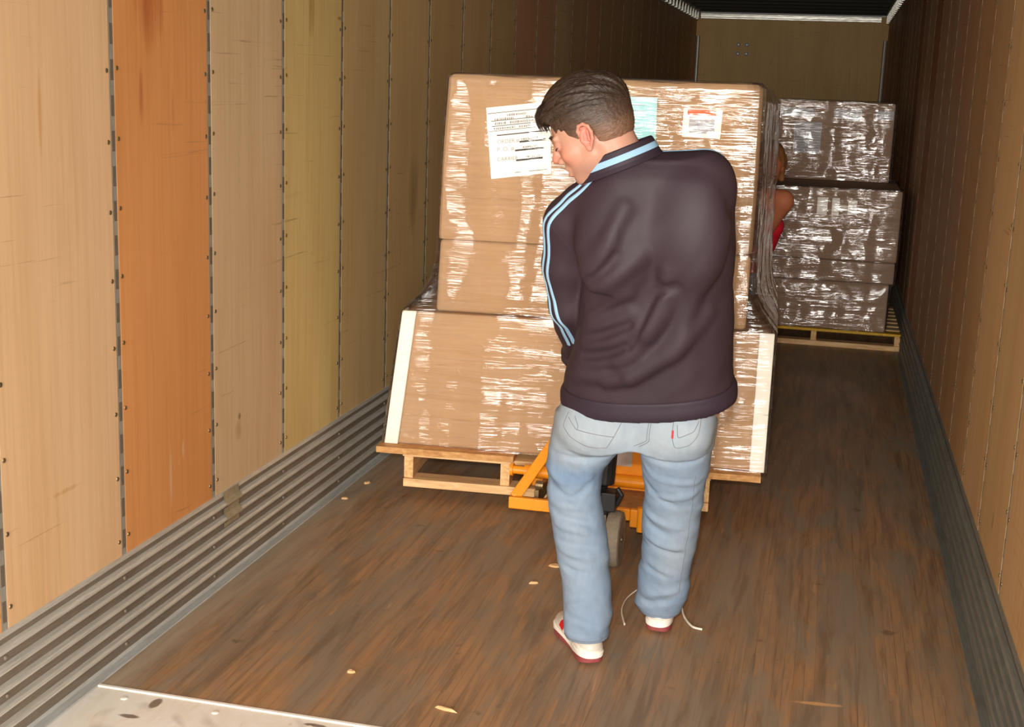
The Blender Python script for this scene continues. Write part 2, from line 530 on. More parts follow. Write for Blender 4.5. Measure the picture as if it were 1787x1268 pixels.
def set_tint(me, cols, name='tint'):
    """per-vertex colours"""
    a = me.color_attributes.new(name, 'FLOAT_COLOR', 'POINT')
    c = np.ones((len(me.vertices), 4), np.float32)
    c[:, :3] = cols
    a.data.foreach_set('color', c.ravel())


# ================================================================= SETTING
YB = 18.607            # front bulkhead of the trailer
XW = 2.55              # clear width
ZC = 2.76              # clear height
Y0 = 2.0               # open rear end
SCUFF = 0.303

fb = MB()
fb.box(0.0, XW, 3.13, YB, -0.05, 0.0)
tag(fb.build('floor', MT['floor']), kind='structure')
tp = MB()
tp.box(-0.02, XW + 0.02, Y0 - 0.25, 3.112, -0.05, -0.002)
tp.box(0.02, XW, 3.120, 3.130, -0.04, 0.002)
for i in range(9):
    tp.disc_rivet((0.15 + i * 0.28, 3.075, -0.003), (0, 0, 1), 0.011, 0.004, 10)
tag(tp.build('trim_1', MT['plate']), kind='structure')
dk = MB()
dk.box(-3.5, 6.5, -4.0, Y0 - 0.26, -0.08, -0.01)
tag(dk.build('floor_dock', MT['concrete']), kind='structure')

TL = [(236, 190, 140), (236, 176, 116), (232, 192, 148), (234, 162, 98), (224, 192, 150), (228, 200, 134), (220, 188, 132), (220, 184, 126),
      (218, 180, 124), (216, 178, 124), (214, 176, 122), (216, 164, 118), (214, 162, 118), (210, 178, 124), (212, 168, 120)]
def wall(name, x, sx, y0, p, tints, post_name):
    """plywood sheets with a slotted steel post in every gap; sx: +1 when the room lies at +x"""
    b = MB()
    cols = []
    n = int((YB - y0) / p) + 1
    edges = [Y0] + [y0 + i * p for i in range(-2, n + 1) if y0 + i * p > Y0 + 0.1] + [YB]
    b.box(min(x, x - sx * 0.05) - (0.02 if sx > 0 else -0.02), max(x, x - sx * 0.05) - (0.02 if sx > 0 else -0.02),
          Y0, YB, SCUFF - 0.28, ZC + 0.05)
    cols += [(0.05, 0.045, 0.04)] * 8
    for i in range(len(edges) - 1):
        a0, a1 = edges[i] + 0.014, edges[i + 1] - 0.014
        x0, x1 = sorted((x, x - sx * 0.019))
        b.box(x0, x1, a0, a1, SCUFF - 0.02, ZC)
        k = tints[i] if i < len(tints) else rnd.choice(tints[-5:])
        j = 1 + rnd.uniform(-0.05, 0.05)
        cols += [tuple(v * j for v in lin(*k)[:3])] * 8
    o = b.build(name, MT['ply'])
    set_tint(o.data, np.array(cols))
    tag(o, kind='structure')
    # one post mesh, shared by the copies
    pm = MB()
    xa, xb = sorted((-sx * 0.0006, -sx * 0.016))
    pm.box(xa, xb, -0.017, 0.017, SCUFF - 0.02, ZC, 0)
    z = SCUFF + 0.03
    xc, xd = sorted((sx * 0.0002, -sx * 0.008))
    while z < ZC - 0.1:
        pm.box(xc, xd, -0.008, 0.008, z, z + 0.057, 1)
        z += 0.098
    z = SCUFF + 0.06
    while z < ZC - 0.05:
        for s in (-1, 1):
            pm.disc_rivet((0, s * 0.027, z + s * 0.004), (sx, 0, 0), 0.007, 0.003, 8, 2)
        z += 0.196
    proto = None
    for i, e in enumerate(edges[1:-1]):
        if proto is None:
            q = pm.build(post_name, [MT['post'], MT['slot'], MT['steel']], o)
            proto = q
        else:
            q = proto.copy()
            COL.objects.link(q)
            q.parent = o
        q.location = (x, e, 0)
    return o


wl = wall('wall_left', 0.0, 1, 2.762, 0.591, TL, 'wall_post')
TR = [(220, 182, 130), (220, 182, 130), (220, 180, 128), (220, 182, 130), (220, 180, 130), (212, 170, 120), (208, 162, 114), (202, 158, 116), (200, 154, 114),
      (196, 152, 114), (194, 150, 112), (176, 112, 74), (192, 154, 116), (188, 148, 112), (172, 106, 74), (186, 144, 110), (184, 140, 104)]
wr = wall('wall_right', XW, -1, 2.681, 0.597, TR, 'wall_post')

bw = MB()
bw.box(-0.02, XW + 0.02, YB, YB + 0.03, -0.05, ZC + 0.05)
o = bw.build('wall_back', MT['ply'])
set_tint(o.data, np.array([lin(216, 178, 118)[:3]] * 8))
tag(o, kind='structure')
for cx in (0.03, XW - 0.03):
    c = MB()
    c.tube([(cx, YB - 0.012, 0.0), (cx, YB - 0.012, 2.5)], 0.03, 12)
    c.build('corner_strip', MT['bright'], o)
c = MB()
c.box(0.05, XW - 0.10, YB - 0.05, YB, ZC - 0.03, ZC + 0.045)
c.box(0.05, XW - 0.10, YB - 0.065, YB - 0.05, ZC - 0.01, ZC + 0.03)
c.build('top_rail', MT['bright'], o, bevel=0.006)
for px in (0.585, 0.70):
    for pz in (2.28, 2.40):
        c = MB()
        c.grid([[(px + 0.034 * math.cos(e) * math.cos(q * math.pi / 10), YB - 0.002 - 0.024 * math.sin(e), pz + 0.034 * math.cos(e) * math.sin(q * math.pi / 10)) for q in range(20)]
                for e in (-0.1, 0.15, 0.4, 0.7, 1.0, 1.3, 1.55)], wrap=True)
        c.build('bolt_cap', MT['chrome'], o, smooth=True)

cl = MB()
cl.box(-0.03, XW + 0.03, Y0, YB + 0.03, ZC + 0.10, ZC + 0.13)
y = Y0 + 0.3
while y < YB:
    cl.box(0.0, XW, y, y + 0.05, ZC + 0.06, ZC + 0.10)
    y += 0.6
tag(cl.build('ceiling', MT['roof']), kind='structure')
for nm, x0, s in (('trim_2', 0.0, 1), ('trim_3', XW, -1)):
    t_ = MB()
    xa, xb = sorted((x0 - s * 0.02, x0 + s * 0.03))
    t_.hexa([(x0 - s * 0.02, Y0, ZC - 0.06), (x0 + s * 0.012, Y0, ZC - 0.06), (x0 + s * 0.012, YB, ZC - 0.06), (x0 - s * 0.02, YB, ZC - 0.06),
             (x0 - s * 0.02, Y0, ZC + 0.10), (x0 + s * 0.055, Y0, ZC + 0.10), (x0 + s * 0.055, YB, ZC + 0.10), (x0 - s * 0.02, YB, ZC + 0.10)])
    y = Y0 + 0.1
    while y < YB - 0.3:
        t_.box(min(x0 + s * 0.012, x0 + s * 0.045), max(x0 + s * 0.012, x0 + s * 0.045), y, y + 0.12, ZC - 0.05, ZC + 0.05, 1)
        y += 0.30
    tag(t_.build(nm, [MT['post'], MT['bright']]), kind='structure')


def scuff(name, x, s, mats):
    """corrugated steel band along the foot of the wall: rib tops painted as if top-lit, dirt and painted shade in the valleys"""
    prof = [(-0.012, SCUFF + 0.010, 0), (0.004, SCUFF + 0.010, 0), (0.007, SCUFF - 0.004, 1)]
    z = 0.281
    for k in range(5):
        prof += [(0.003, z, 0), (0.016, z - 0.004, 0), (0.022, z - 0.010, 0), (0.022, z - 0.015, 1), (0.016, z - 0.021, 1), (0.005, z - 0.025, 1)]  # upper rib faces coloured as lit, undersides and valleys as shaded and dirty
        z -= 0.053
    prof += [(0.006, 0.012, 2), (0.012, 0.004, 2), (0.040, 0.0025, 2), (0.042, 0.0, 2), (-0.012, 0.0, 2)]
    b = MB()
    for p0, p1 in zip(prof[:-1], prof[1:]):
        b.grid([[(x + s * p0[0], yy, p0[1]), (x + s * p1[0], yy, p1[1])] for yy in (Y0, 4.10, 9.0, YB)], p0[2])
    y = 2.75
    while y < 16:
        for z in (0.2425, 0.1365, 0.03):
            b.disc_rivet((x + s * 0.005, y, z), (s, 0, 0), 0.007, 0.005, 8, 1)
        y += 0.591
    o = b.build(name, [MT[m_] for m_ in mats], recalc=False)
    tag(o, kind='structure')
    return o


sl = scuff('baseboard_left', 0.0, 1, ('scuff', 'grime_shade', 'flange'))
sr = scuff('baseboard_right', XW, -1, ('dull_rib', 'dull_grime_shade', 'dull_rib'))
sp = MB()
prof = [(0.009, 0.312), (0.010, 0.284), (0.022, 0.275), (0.025, 0.269), (0.022, 0.262), (0.010, 0.253), (0.010, 0.232), (0.022, 0.222),
        (0.025, 0.216), (0.022, 0.209), (0.010, 0.200), (0.010, 0.185)]
sp.grid([[(px, yy, pz) for px, pz in prof] for yy in (4.00, 4.12)])
sp.build('splice_cover', MT['splice'], sl)

# ================================================================= FRONT LOAD
A = math.radians(4.46)
LO = (0.309, 5.081, 0.0)


def load_obj(o):
    o.location = LO
    o.rotation_euler = (0, 0, A)
    return o


def beveled_boxmesh(name, p, mat, bevel, parent=None, seg=3):
    b = MB()
    b.hexa(p)
    return b.build(name, mat, parent, bevel=bevel, seg=seg)


def pallet(name, width, depth, z0, n_str, label, loc, rz, top=True, paint=None):
    root = empty(name, loc, rz)
    tag(root, label, 'pallet')
    hb = 0.036
    zs = z0 + hb
    ze = zs + 0.098 if n_str == 4 else zs + 0.07
    for i in range(n_str):
        x = i * (width - 0.04) / (n_str - 1)
        b = MB()
        b.box(x, x + 0.04, 0.012, depth - 0.012, zs, ze)
        b.build('stringer', MT['pine_y'], root, bevel=0.003)
    for v0 in (0.0, depth / 2 - 0.05, depth - 0.10):
        b = MB()
        b.box(0, width, v0, v0 + 0.10, z0, zs)
        b.build('bottom_board', MT['pine'], root, bevel=0.003)
    nb = 8
    for i in range(nb):
        v0 = i * (depth - 0.11) / (nb - 1)
        b = MB()
        b.box(-0.003, width + 0.003, v0 - 0.004, v0 + 0.11, ze, ze + 0.018)
        b.build('deck_board', MT['yellow'] if (paint and i == 0) else MT['pine'], root, bevel=0.003)
    return root, ze + 0.018


pr, ZD = pallet('wooden_pallet', 1.286, 1.16, 0.05, 4,
                'pine pallet raised on the orange jack under the big wrapped load', LO, A)
# ZD = deck height (about 0.202)
for u0, u1, lab in ((-0.110, 0.475, 'strand board piece at the left end of the raised pallet deck'),
                    (0.98, 1.487, 'strand board piece jutting out at the right end of the raised pallet')):
    b = MB()
    n = 14
    top, bot = [], []
    rows = []
    for i in range(n):
        u = u0 + (u1 - u0) * i / (n - 1)
        v0 = -0.035 + rnd.uniform(-0.003, 0.003)
        rows.append([(u, v0, ZD), (u, v0, ZD + 0.026), (u, 1.14, ZD + 0.026), (u, 1.14, ZD), (u, v0, ZD)])
    b.grid(rows)
    b.add([rows[0][k] for k in range(4)], [(0, 1, 2, 3)])
    b.add([rows[-1][k] for k in range(4)], [(3, 2, 1, 0)])
    tag(load_obj(b.build('strand_board', MT['osb'])), lab, 'board', 'strand boards on the front pallet')
ZL = ZD + 0.027        # underside of the cartons

# lower wide carton (its left side leans out)
o = beveled_boxmesh('carton', [(-0.075, 0.03, ZL), (1.492, 0.03, ZL), (1.492, 1.10, ZL), (-0.075, 1.10, ZL),
                               (-0.010, 0.03, 0.80), (1.492, 0.03, 0.80), (1.492, 1.10, 0.80), (-0.010, 1.10, 0.80)], MT['card'], 0.010)
tag(load_obj(o), 'wide low cardboard carton with white corner boards at the foot of the big load', 'carton')
o = beveled_boxmesh('carton', [(0.110, 0.062, 0.802), (1.386, 0.062, 0.802), (1.386, 1.09, 0.802), (0.106, 1.09, 0.802),
                               (0.121, 0.062, 1.104), (1.386, 0.062, 1.104), (1.386, 1.09, 1.104), (0.118, 1.09, 1.104)], MT['card'], 0.018)
tag(load_obj(o), 'cardboard carton in the middle of the big load, between wide base and labelled top', 'carton')


def chamfer_box(name, mat):
    """top carton: the front right upright edge is crushed into a soft bevel"""
    b = MB()
    rows = []
    for z, e in ((1.106, 0.0), (1.12, -0.004), (1.40, -0.007), (1.70, -0.001), (1.755, 0.0), (1.768, 0.006), (1.772, 0.016)):
        t = (z - 1.106) / 0.666
        u0 = 0.118 + 0.024 * t + e
        u1 = 1.386 - e
        v0 = 0.060 + e
        ring = [(u0 + 0.012, v0), (u1 - 0.060, v0), (u1 - 0.036, v0 + 0.012), (u1 - 0.014, v0 + 0.034), (u1, v0 + 0.065),
                (u1, 1.088 - e), (u0, 1.088 - e), (u0, v0 + 0.012)]
        rows.append([(a, c, z) for a, c in ring])
    b.grid(rows, wrap=True)
    n = len(rows[0])
    b.add(rows[0], [tuple(range(n))[::-1]])
    b.add(rows[-1], [tuple(range(n))])
    return b.build(name, mat)


top = chamfer_box('carton', MT['card'])
load_obj(top)
tag(top, 'top cardboard carton of the big load bearing white and pale cyan paper sheets', 'carton')
# white paper sheet with rules and print
V0 = 0.0525
FONT = None


def text_mesh(txt, size, u, z, v, sx=1.0, rot=0.0):
    cu = bpy.data.curves.new('txt', 'FONT')
    cu.body = txt
    cu.size = size
    cu.extrude = 0.0003
    ob = bpy.data.objects.new('txt', cu)
    COL.objects.link(ob)
    dg = bpy.context.evaluated_depsgraph_get()
    me = bpy.data.meshes.new_from_object(ob.evaluated_get(dg))
    bpy.data.objects.remove(ob, do_unlink=True)
    co = np.zeros(len(me.vertices) * 3, np.float32)
    me.vertices.foreach_get('co', co)
    co = co.reshape(-1, 3)
    c, s = math.cos(rot), math.sin(rot)
    X = co[:, 0] * sx
    Y = co[:, 1]
    vs = [(u + c * x - s * y_, v - zz, z + s * x + c * y_) for x, y_, zz in zip(X, Y, co[:, 2])]
    fs = [tuple(p.vertices) for p in me.polygons]
    bpy.data.meshes.remove(me)
    return vs, fs


def sheet(name, corners, mat, parent, v, lab=None):
    """corners (u,z): tl, tr, br, bl; a slightly curled paper sheet"""
    b = MB()
    n = 10
    tl, tr, br, bl = corners
    P, Q = [], []
    for i in range(n):
        t = i / (n - 1)
        ro, rb = [], []
        for j in range(n):
            s = j / (n - 1)
            uu = (tl[0] * (1 - s) + tr[0] * s) * (1 - t) + (bl[0] * (1 - s) + br[0] * s) * t
            zz = (tl[1] * (1 - s) + tr[1] * s) * (1 - t) + (bl[1] * (1 - s) + br[1] * s) * t
            ro.append((uu, v - 0.0004 * math.sin(5 * s + 3 * t), zz))
            rb.append((uu, v + 0.0006, zz))
        P.append(ro)
        Q.append(rb)
    b.grid(P)
    b.grid(Q)
    o = b.build(name, mat, parent, recalc=False)
    if lab:
        o['label'] = lab
    return o


TLc, TRc, BRc, BLc = (0.299, 1.641), (0.556, 1.676), (0.572, 1.396), (0.329, 1.359)
ps = sheet('shipping_sheet', [TLc, TRc, BRc, BLc], MT['paper'], top, V0, 'white paper sheet with printed black rules')
tilt = math.atan2(0.030, 0.25)


def on_sheet(s, t):
    """s right 0..1, t down 0..1 on the white sheet"""
    u = (TLc[0] * (1 - s) + TRc[0] * s) * (1 - t) + (BLc[0] * (1 - s) + BRc[0] * s) * t
    z = (TLc[1] * (1 - s) + TRc[1] * s) * (1 - t) + (BLc[1] * (1 - s) + BRc[1] * s) * t
    return u, z


ink = MB()
for s0, s1, t, th in ((0.02, 1.0, 0.085, 0.0012), (0.06, 0.98, 0.195, 0.0012), (0.05, 0.98, 0.268, 0.0013), (0.02, 0.98, 0.335, 0.001),
                      (0.14, 0.98, 0.40, 0.0022), (0.50, 0.92, 0.52, 0.0036), (0.42, 0.89, 0.635, 0.0036), (0.43, 0.87, 0.775, 0.0036),
                      (0.40, 0.95, 0.945, 0.001)):
    a = on_sheet(s0, t)
    c_ = on_sheet(s1, t)
    ink.hexa([(a[0], V0 - 0.0012, a[1] - th), (c_[0], V0 - 0.0012, c_[1] - th), (c_[0], V0 - 0.0005, c_[1] - th), (a[0], V0 - 0.0005, a[1] - th),
              (a[0], V0 - 0.0012, a[1] + th), (c_[0], V0 - 0.0012, c_[1] + th), (c_[0], V0 - 0.0005, c_[1] + th), (a[0], V0 - 0.0005, a[1] + th)])
for txt, s, t, sz in (('ORDER #', 0.14, 0.515, 0.022), ('P. O. #', 0.13, 0.625, 0.024), ('CARRIER', 0.12, 0.76, 0.022)):
    u, z = on_sheet(s, t)
    vs_, fs_ = text_mesh(txt, sz, u, z, V0 - 0.0008, 1.0, tilt)
    ink.add(vs_, fs_, 1)
# faint illegible print: rows of short dashes
for s0, s1, t in ((0.32, 0.62, 0.13), (0.12, 0.42, 0.178), (0.62, 0.90, 0.178), (0.12, 0.30, 0.235), (0.36, 0.86, 0.235), (0.10, 0.44, 0.305),
                  (0.5, 0.7, 0.305), (0.53, 0.80, 0.487), (0.55, 0.82, 0.60), (0.60, 0.84, 0.742)):
    s = s0
    while s < s1:
        d = rnd.uniform(0.012, 0.03)
        a = on_sheet(s, t)
        c_ = on_sheet(min(s + d, s1), t)
        hh = rnd.uniform(0.003, 0.005)
        ink.add([(a[0], V0 - 0.0009, a[1] - hh), (c_[0], V0 - 0.0009, c_[1] - hh), (c_[0], V0 - 0.0009, c_[1] + hh), (a[0], V0 - 0.0009, a[1] + hh)],
                [(0, 1, 2, 3)], 1)
        s += d + rnd.uniform(0.006, 0.014)
ink.build('print', [MT['ink'], MT['faint']], ps, recalc=False)
cs = sheet('cyan_sheet', [(0.80, 1.706), (0.979, 1.706), (0.984, 1.42), (0.80, 1.42)], MT['cyan'], top, V0, 'pale cyan paper sheet')
ci = MB()
for u0, u1, z0_, z1_ in ((0.83, 0.90, 1.690, 1.693), (0.84, 0.95, 1.672, 1.676), (0.83, 0.94, 1.652, 1.654), (0.86, 0.965, 1.590, 1.600), (0.86, 0.92, 1.578, 1.584)):
    ci.tube([(u0, V0 - 0.0007, z0_), (u1, V0 - 0.0007, z1_)], 0.0012, 6)
ci.build('pen_line', MT['faint'], cs)
wl_ = sheet('pouch', [(1.085, 1.672), (1.235, 1.668), (1.232, 1.556), (1.083, 1.560)], MT['paper'], top, V0, 'small clear pouch with an orange header')
oi = MB()
oi.box(1.100, 1.212, V0 - 0.0016, V0 - 0.0006, 1.645, 1.666)
oi.build('orange_header', MT['orange_ink'], wl_)
gi = MB()
gi.box(1.108, 1.208, V0 - 0.0014, V0 - 0.0006, 1.575, 1.640)
gi.build('insert', MT['grey_label'], wl_)

# white corner boards
for nm, a0, a1, b0, b1, lab, sd in (('edge_protector', -0.088, -0.030, -0.020, 0.040, 'leaning white corner board at the left front edge of the low carton', 1),
                                    ('edge_protector', 1.440, 1.500, 1.440, 1.500, 'upright white corner board at the right front edge of the low carton', -1)):
    b = MB()
    v0, v1 = 0.012, 0.029
    zb, zt = ZL + 0.001, 0.805
    b.hexa([(a0, v0, zb), (a1, v0, zb), (a1, v1, zb), (a0, v1, zb), (b0, v0, zt), (b1, v0, zt), (b1, v1, zt), (b0, v1, zt)])
    if sd > 0:
        b.hexa([(a0, v1, zb), (a0 + 0.012, v1, zb), (a0 + 0.012, 0.10, zb), (a0, 0.10, zb), (b0, v1, zt), (b0 + 0.009, v1, zt), (b0 + 0.009, 0.10, zt), (b0, 0.10, zt)])
    else:
        b.hexa([(a1 - 0.007, v1, zb), (a1, v1, zb), (a1, 0.10, zb), (a1 - 0.007, 0.10, zb), (b1 - 0.007, v1, zt), (b1, v1, zt), (b1, 0.10, zt), (b1 - 0.007, 0.10, zt)])
    tag(load_obj(b.build(nm, MT['white'], bevel=0.004)), lab, 'corner board', 'white corner boards')


# ---------------------------------------------------------------- noise (numpy)
def vnoise(X, Y, Z, seed=0):
    rs = np.random.RandomState(seed)
    tab = rs.rand(4096).astype(np.float32)

    def hsh(i, j, k):
        return tab[((i * 73 + j * 179 + k * 283) ^ (i * 31 + k * 7)) & 4095]
    xi, yi, zi = np.floor(X).astype(np.int64), np.floor(Y).astype(np.int64), np.floor(Z).astype(np.int64)
    fx, fy, fz = X - xi, Y - yi, Z - zi
    fx, fy, fz = [f * f * (3 - 2 * f) for f in (fx, fy, fz)]
    r = 0
    for a in (0, 1):
        for b in (0, 1):
            for c in (0, 1):
                r = r + hsh(xi + a, yi + b, zi + c) * (fx if a else 1 - fx) * (fy if b else 1 - fy) * (fz if c else 1 - fz)
    return r * 2 - 1


def lerp_tab(z, tab):
    zs = [t[0] for t in tab]
    return [np.interp(z, zs, [t[k] for t in tab]) for k in range(1, len(tab[0]))]


def film_wrap(name, tab, mat, nz, corner, amp, top_inset=0.0, seed=3, step=0.02, ridge=None):
    """tab rows: z,u0,u1,v0,v1,u1back"""
    b = MB()
    zs = np.linspace(tab[0][0], tab[-1][0], nz)
    rows = []
    for z in zs:
        u0, u1, v0, v1, ub = [float(q) for q in lerp_tab(z, tab)]
        r = corner
        per = []

        def seg(pa, pb, n):
            for i in range(n):
                t = i / n
                per.append((pa[0] * (1 - t) + pb[0] * t, pa[1] * (1 - t) + pb[1] * t))

        def arc(c0, c1, c2, n):
            for i in range(n):
                t = i / n
                per.append(tuple((1 - t) ** 2 * c0[k] + 2 * t * (1 - t) * c1[k] + t * t * c2[k] for k in (0, 1)))
        nf = max(12, int((tab[0][2] - tab[0][1]) / step))
        nsd = max(10, int((tab[0][4] - tab[0][3]) / step / 1.6))
        seg((u0 + r, v0), (u1 - r, v0), nf)
        arc((u1 - r, v0), (u1, v0), (u1 + (ub - u1) * 0.05, v0 + r), 5)
        seg((u1 + (ub - u1) * 0.05, v0 + r), (ub, v1 - r), nsd)
        arc((ub, v1 - r), (ub, v1), (ub - r, v1), 5)
        seg((ub - r, v1), (u0 + r, v1), 16)
        arc((u0 + r, v1), (u0, v1), (u0, v1 - r), 5)
        seg((u0, v1 - r), (u0, v0 + r), nsd)
        arc((u0, v0 + r), (u0, v0), (u0 + r, v0), 5)
        rows.append([(p[0], p[1], z) for p in per])
    P = np.array(rows, np.float64)
    # outward direction from the middle, small sideways creases
    cu = (P[..., 0].max(1) + P[..., 0].min(1)) / 2
    cv = (P[..., 1].max(1) + P[..., 1].min(1)) / 2
    D = np.stack([P[..., 0] - cu[:, None], P[..., 1] - cv[:, None]], -1)
    hu = (P[..., 0].max(1) - P[..., 0].min(1))[:, None] / 2
    hv = (P[..., 1].max(1) - P[..., 1].min(1))[:, None] / 2
    nx = np.sign(D[..., 0]) * (np.abs(D[..., 0]) / hu) ** 12
    ny = np.sign(D[..., 1]) * (np.abs(D[..., 1]) / hv) ** 12
    ln = np.sqrt(nx * nx + ny * ny) + 1e-6
    nx, ny = nx / ln, ny / ln
    cre = vnoise(P[..., 0] * 3.5 + P[..., 1] * 3.5, P[..., 2] * 26 + P[..., 0] * 1.3, P[..., 1] * 2.0, seed)
    big = vnoise(P[..., 0] * 5.0, P[..., 2] * 2.0, P[..., 1] * 3.0, seed + 5)
    a = (amp * (0.5 + 0.5 * cre) + amp * 1.0 * (0.5 + 0.5 * big))
    P[..., 0] += nx * a
    P[..., 1] += ny * a
    if ridge:                        # soft upright bulges where the film is pulled over the carton fronts
        front = np.clip(-ny, 0, 1) * (np.abs(ny) > 0.7)
        for zu, wd, ht in ridge:
            uc = np.interp(P[..., 2], [q[0] for q in zu], [q[1] for q in zu])
            P[..., 1] -= front * ht * np.exp(-((P[..., 0] - uc) / wd) ** 2)
    b.grid(P.tolist(), wrap=True)
    if top_inset:
        last = P[-1]
        mid = last.copy()
        mid[:, 0] = cu[-1] + (last[:, 0] - cu[-1]) * (1 - top_inset)
        mid[:, 1] = cv[-1] + (last[:, 1] - cv[-1]) * (1 - top_inset)
        mid[:, 2] += 0.003
        b.grid([last.tolist(), mid.tolist()], wrap=True)
    return b.build(name, mat, smooth=True)


# z,u0,u1,v0,v1,u1back
FT = [(ZL + 0.002, -0.098, 1.508, 0.003, 1.120, 1.515), (0.55, -0.060, 1.508, 0.004, 1.118, 1.53), (0.800, -0.026, 1.507, 0.004, 1.112, 1.545),
      (0.830, 0.000, 1.482, 0.014, 1.108, 1.540), (0.880, 0.050, 1.438, 0.032, 1.104, 1.522), (0.94, 0.086, 1.404, 0.043, 1.102, 1.512),
      (1.02, 0.106, 1.395, 0.047, 1.100, 1.505), (1.104, 0.111, 1.394, 0.048, 1.099, 1.50), (1.45, 0.122, 1.394, 0.0465, 1.098, 1.497),
      (1.70, 0.132, 1.393, 0.0475, 1.098, 1.49), (1.758, 0.135, 1.392, 0.050, 1.097, 1.45), (1.7745, 0.150, 1.378, 0.066, 1.088, 1.39)]
fw = film_wrap('stretch_wrap', FT, MT['film'], 150, 0.022, 0.003, 0.06,
               ridge=[(((0.2, 0.33), (0.8, 0.40), (1.1, 0.47), (1.8, 0.50)), 0.085, 0.012)])
load_obj(fw)
tag(fw, 'clear stretch film wound round the whole big load on the raised pallet', 'stretch film')

# ================================================================= FAR LOAD
pf, _zf = pallet('wooden_pallet', 1.19, 1.30, 0.0, 3,
                 'far pine pallet with a yellow front edge standing on the trailer floor', (1.345, 9.41, 0), 0.004, paint=True)
far = [((1.50, 2.425, 9.435, 10.55, _zf + 0.002, 0.466), 'cardboard carton at the bottom of the far stack, on the yellow edged pallet'),
       ((1.48, 2.452, 9.425, 10.60, 0.468, 0.618), 'shallow cardboard carton second from the floor in the far stack'),
       ((1.47, 2.458, 9.42, 10.68, 0.620, 1.116), 'large cardboard carton under the set-back top one of the far stack'),
       ((1.48, 2.392, 10.28, 10.66, 1.118, 1.704), 'set-back cardboard carton topmost of the far stack, with grey labels')]
fb_ = []
for (x0, x1, y0_, y1_, z0_, z1_), lab in far:
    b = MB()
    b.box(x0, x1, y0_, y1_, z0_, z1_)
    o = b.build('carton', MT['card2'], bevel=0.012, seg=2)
    tag(o, lab, 'carton', 'cartons of the far stack')
    fb_.append(o)
lb = MB()
lb.box(1.668, 1.868, 10.272, 10.279, 1.315, 1.548)
l1 = lb.build('label', MT['grey_label'], fb_[3])
l1['label'] = 'grey label with dark bar lines'
li = MB()
for i in range(11):
    z = 1.335 + i * 0.019
    li.box(1.675, 1.862, 10.2705, 10.272, z, z + 0.006)
li.box(1.674, 1.677, 10.2705, 10.272, 1.33, 1.54)
li.build('print', MT['faint'], l1)
for x0, x1 in ((1.50, 1.80), (1.95, 2.15), (2.255, 2.382)):
    lb = MB()
    lb.box(x0, x1, 10.272, 10.279, 1.585, 1.648)
    lb.build('tape_strip', MT['grey_label'], fb_[3])
for x0, x1, z0_, z1_ in ((1.83, 1.90, 0.93, 1.05), (1.93, 1.98, 0.93, 1.05), (2.04, 2.10, 0.94, 1.04)):
    lb = MB()
    lb.box(x0 + 0.06, x1 + 0.06, 9.414, 9.4195, z0_, z1_)
    lb.build('label', MT['paper'], fb_[2])
F2 = [(_zf + 0.004, 1.49, 2.430, 9.425, 10.59, 2.430), (0.45, 1.475, 2.436, 9.422, 10.63, 2.436), (0.48, 1.47, 2.460, 9.413, 10.66, 2.46),
      (0.64, 1.462, 2.466, 9.408, 10.70, 2.466), (1.05, 1.46, 2.468, 9.406, 10.70, 2.468), (1.122, 1.466, 2.462, 9.412, 10.70, 2.462)]
fw2 = film_wrap('stretch_wrap', F2, MT['film2'], 90, 0.02, 0.006, 0.0, 11, 0.03)
tag(fw2, 'clear stretch film round the lower three cartons of the far stack', 'stretch film')
F3 = [(1.125, 1.47, 2.402, 10.262, 10.675, 2.402), (1.40, 1.47, 2.401, 10.258, 10.675, 2.401), (1.70, 1.47, 2.400, 10.26, 10.675, 2.40), (1.712, 1.475, 2.395, 10.266, 10.67, 2.395)]
fw3 = film_wrap('stretch_wrap', F3, MT['film2'], 50, 0.02, 0.006, 0.05, 17, 0.03)
tag(fw3, 'clear stretch film round the topmost carton of the far stack', 'stretch film')

# ================================================================= PALLET JACK
jk = empty('pallet_jack', (1.235, 4.75, 0), 0)
tag(jk, 'orange yellow hand pallet jack with forks inside the raised pallet', 'pallet jack')
JX, JY = 1.235, 4.75


def jp(b, name, mat, parent=None, **kw):
    o = b.build(name, mat, parent or jk, **kw)
    if parent is None:
        o.matrix_parent_inverse = Matrix.Translation((-JX, -JY, 0))
    return o


b = MB()                                             # front bar with its right-hand drop end
b.hexa([(0.853, 4.738, 0.121), (1.33, 4.738, 0.124), (1.33, 4.762, 0.124), (0.853, 4.762, 0.121),
        (0.853, 4.738, 0.168), (1.33, 4.738, 0.170), (1.33, 4.762, 0.170), (0.853, 4.762, 0.168)])
b.hexa([(1.3305, 4.736, 0.100), (1.50, 4.736, 0.100), (1.50, 4.764, 0.100), (1.3305, 4.764, 0.100),
        (1.3305, 4.736, 0.1705), (1.50, 4.736, 0.1705), (1.50, 4.764, 0.1705), (1.3305, 4.764, 0.1705)])
front_bar = jp(b, 'front_bar', MT['jack'], bevel=0.004)
b = MB()
b.tube([(1.375, 4.715, 0.095), (1.375, 4.715, 0.19)], 0.014, 14)
b.tube([(1.415, 4.722, 0.10), (1.415, 4.722, 0.24)], 0.010, 12)
jp(b, 'pin', MT['jack'], smooth=False)
b = MB()                                             # deck plate
b.add([(0.99, 4.76, 0.150), (1.50, 4.76, 0.150), (1.52, 5.03, 0.150), (0.99, 5.03, 0.150), (0.99, 4.76, 0.166), (1.50, 4.76, 0.166), (1.52, 5.03, 0.166), (0.99, 5.03, 0.166)],
      [(3, 2, 1, 0), (4, 5, 6, 7), (0, 1, 5, 4), (1, 2, 6, 5), (2, 3, 7, 6), (3, 0, 4, 7)])
jp(b, 'deck_plate', MT['dust'], bevel=0.003)
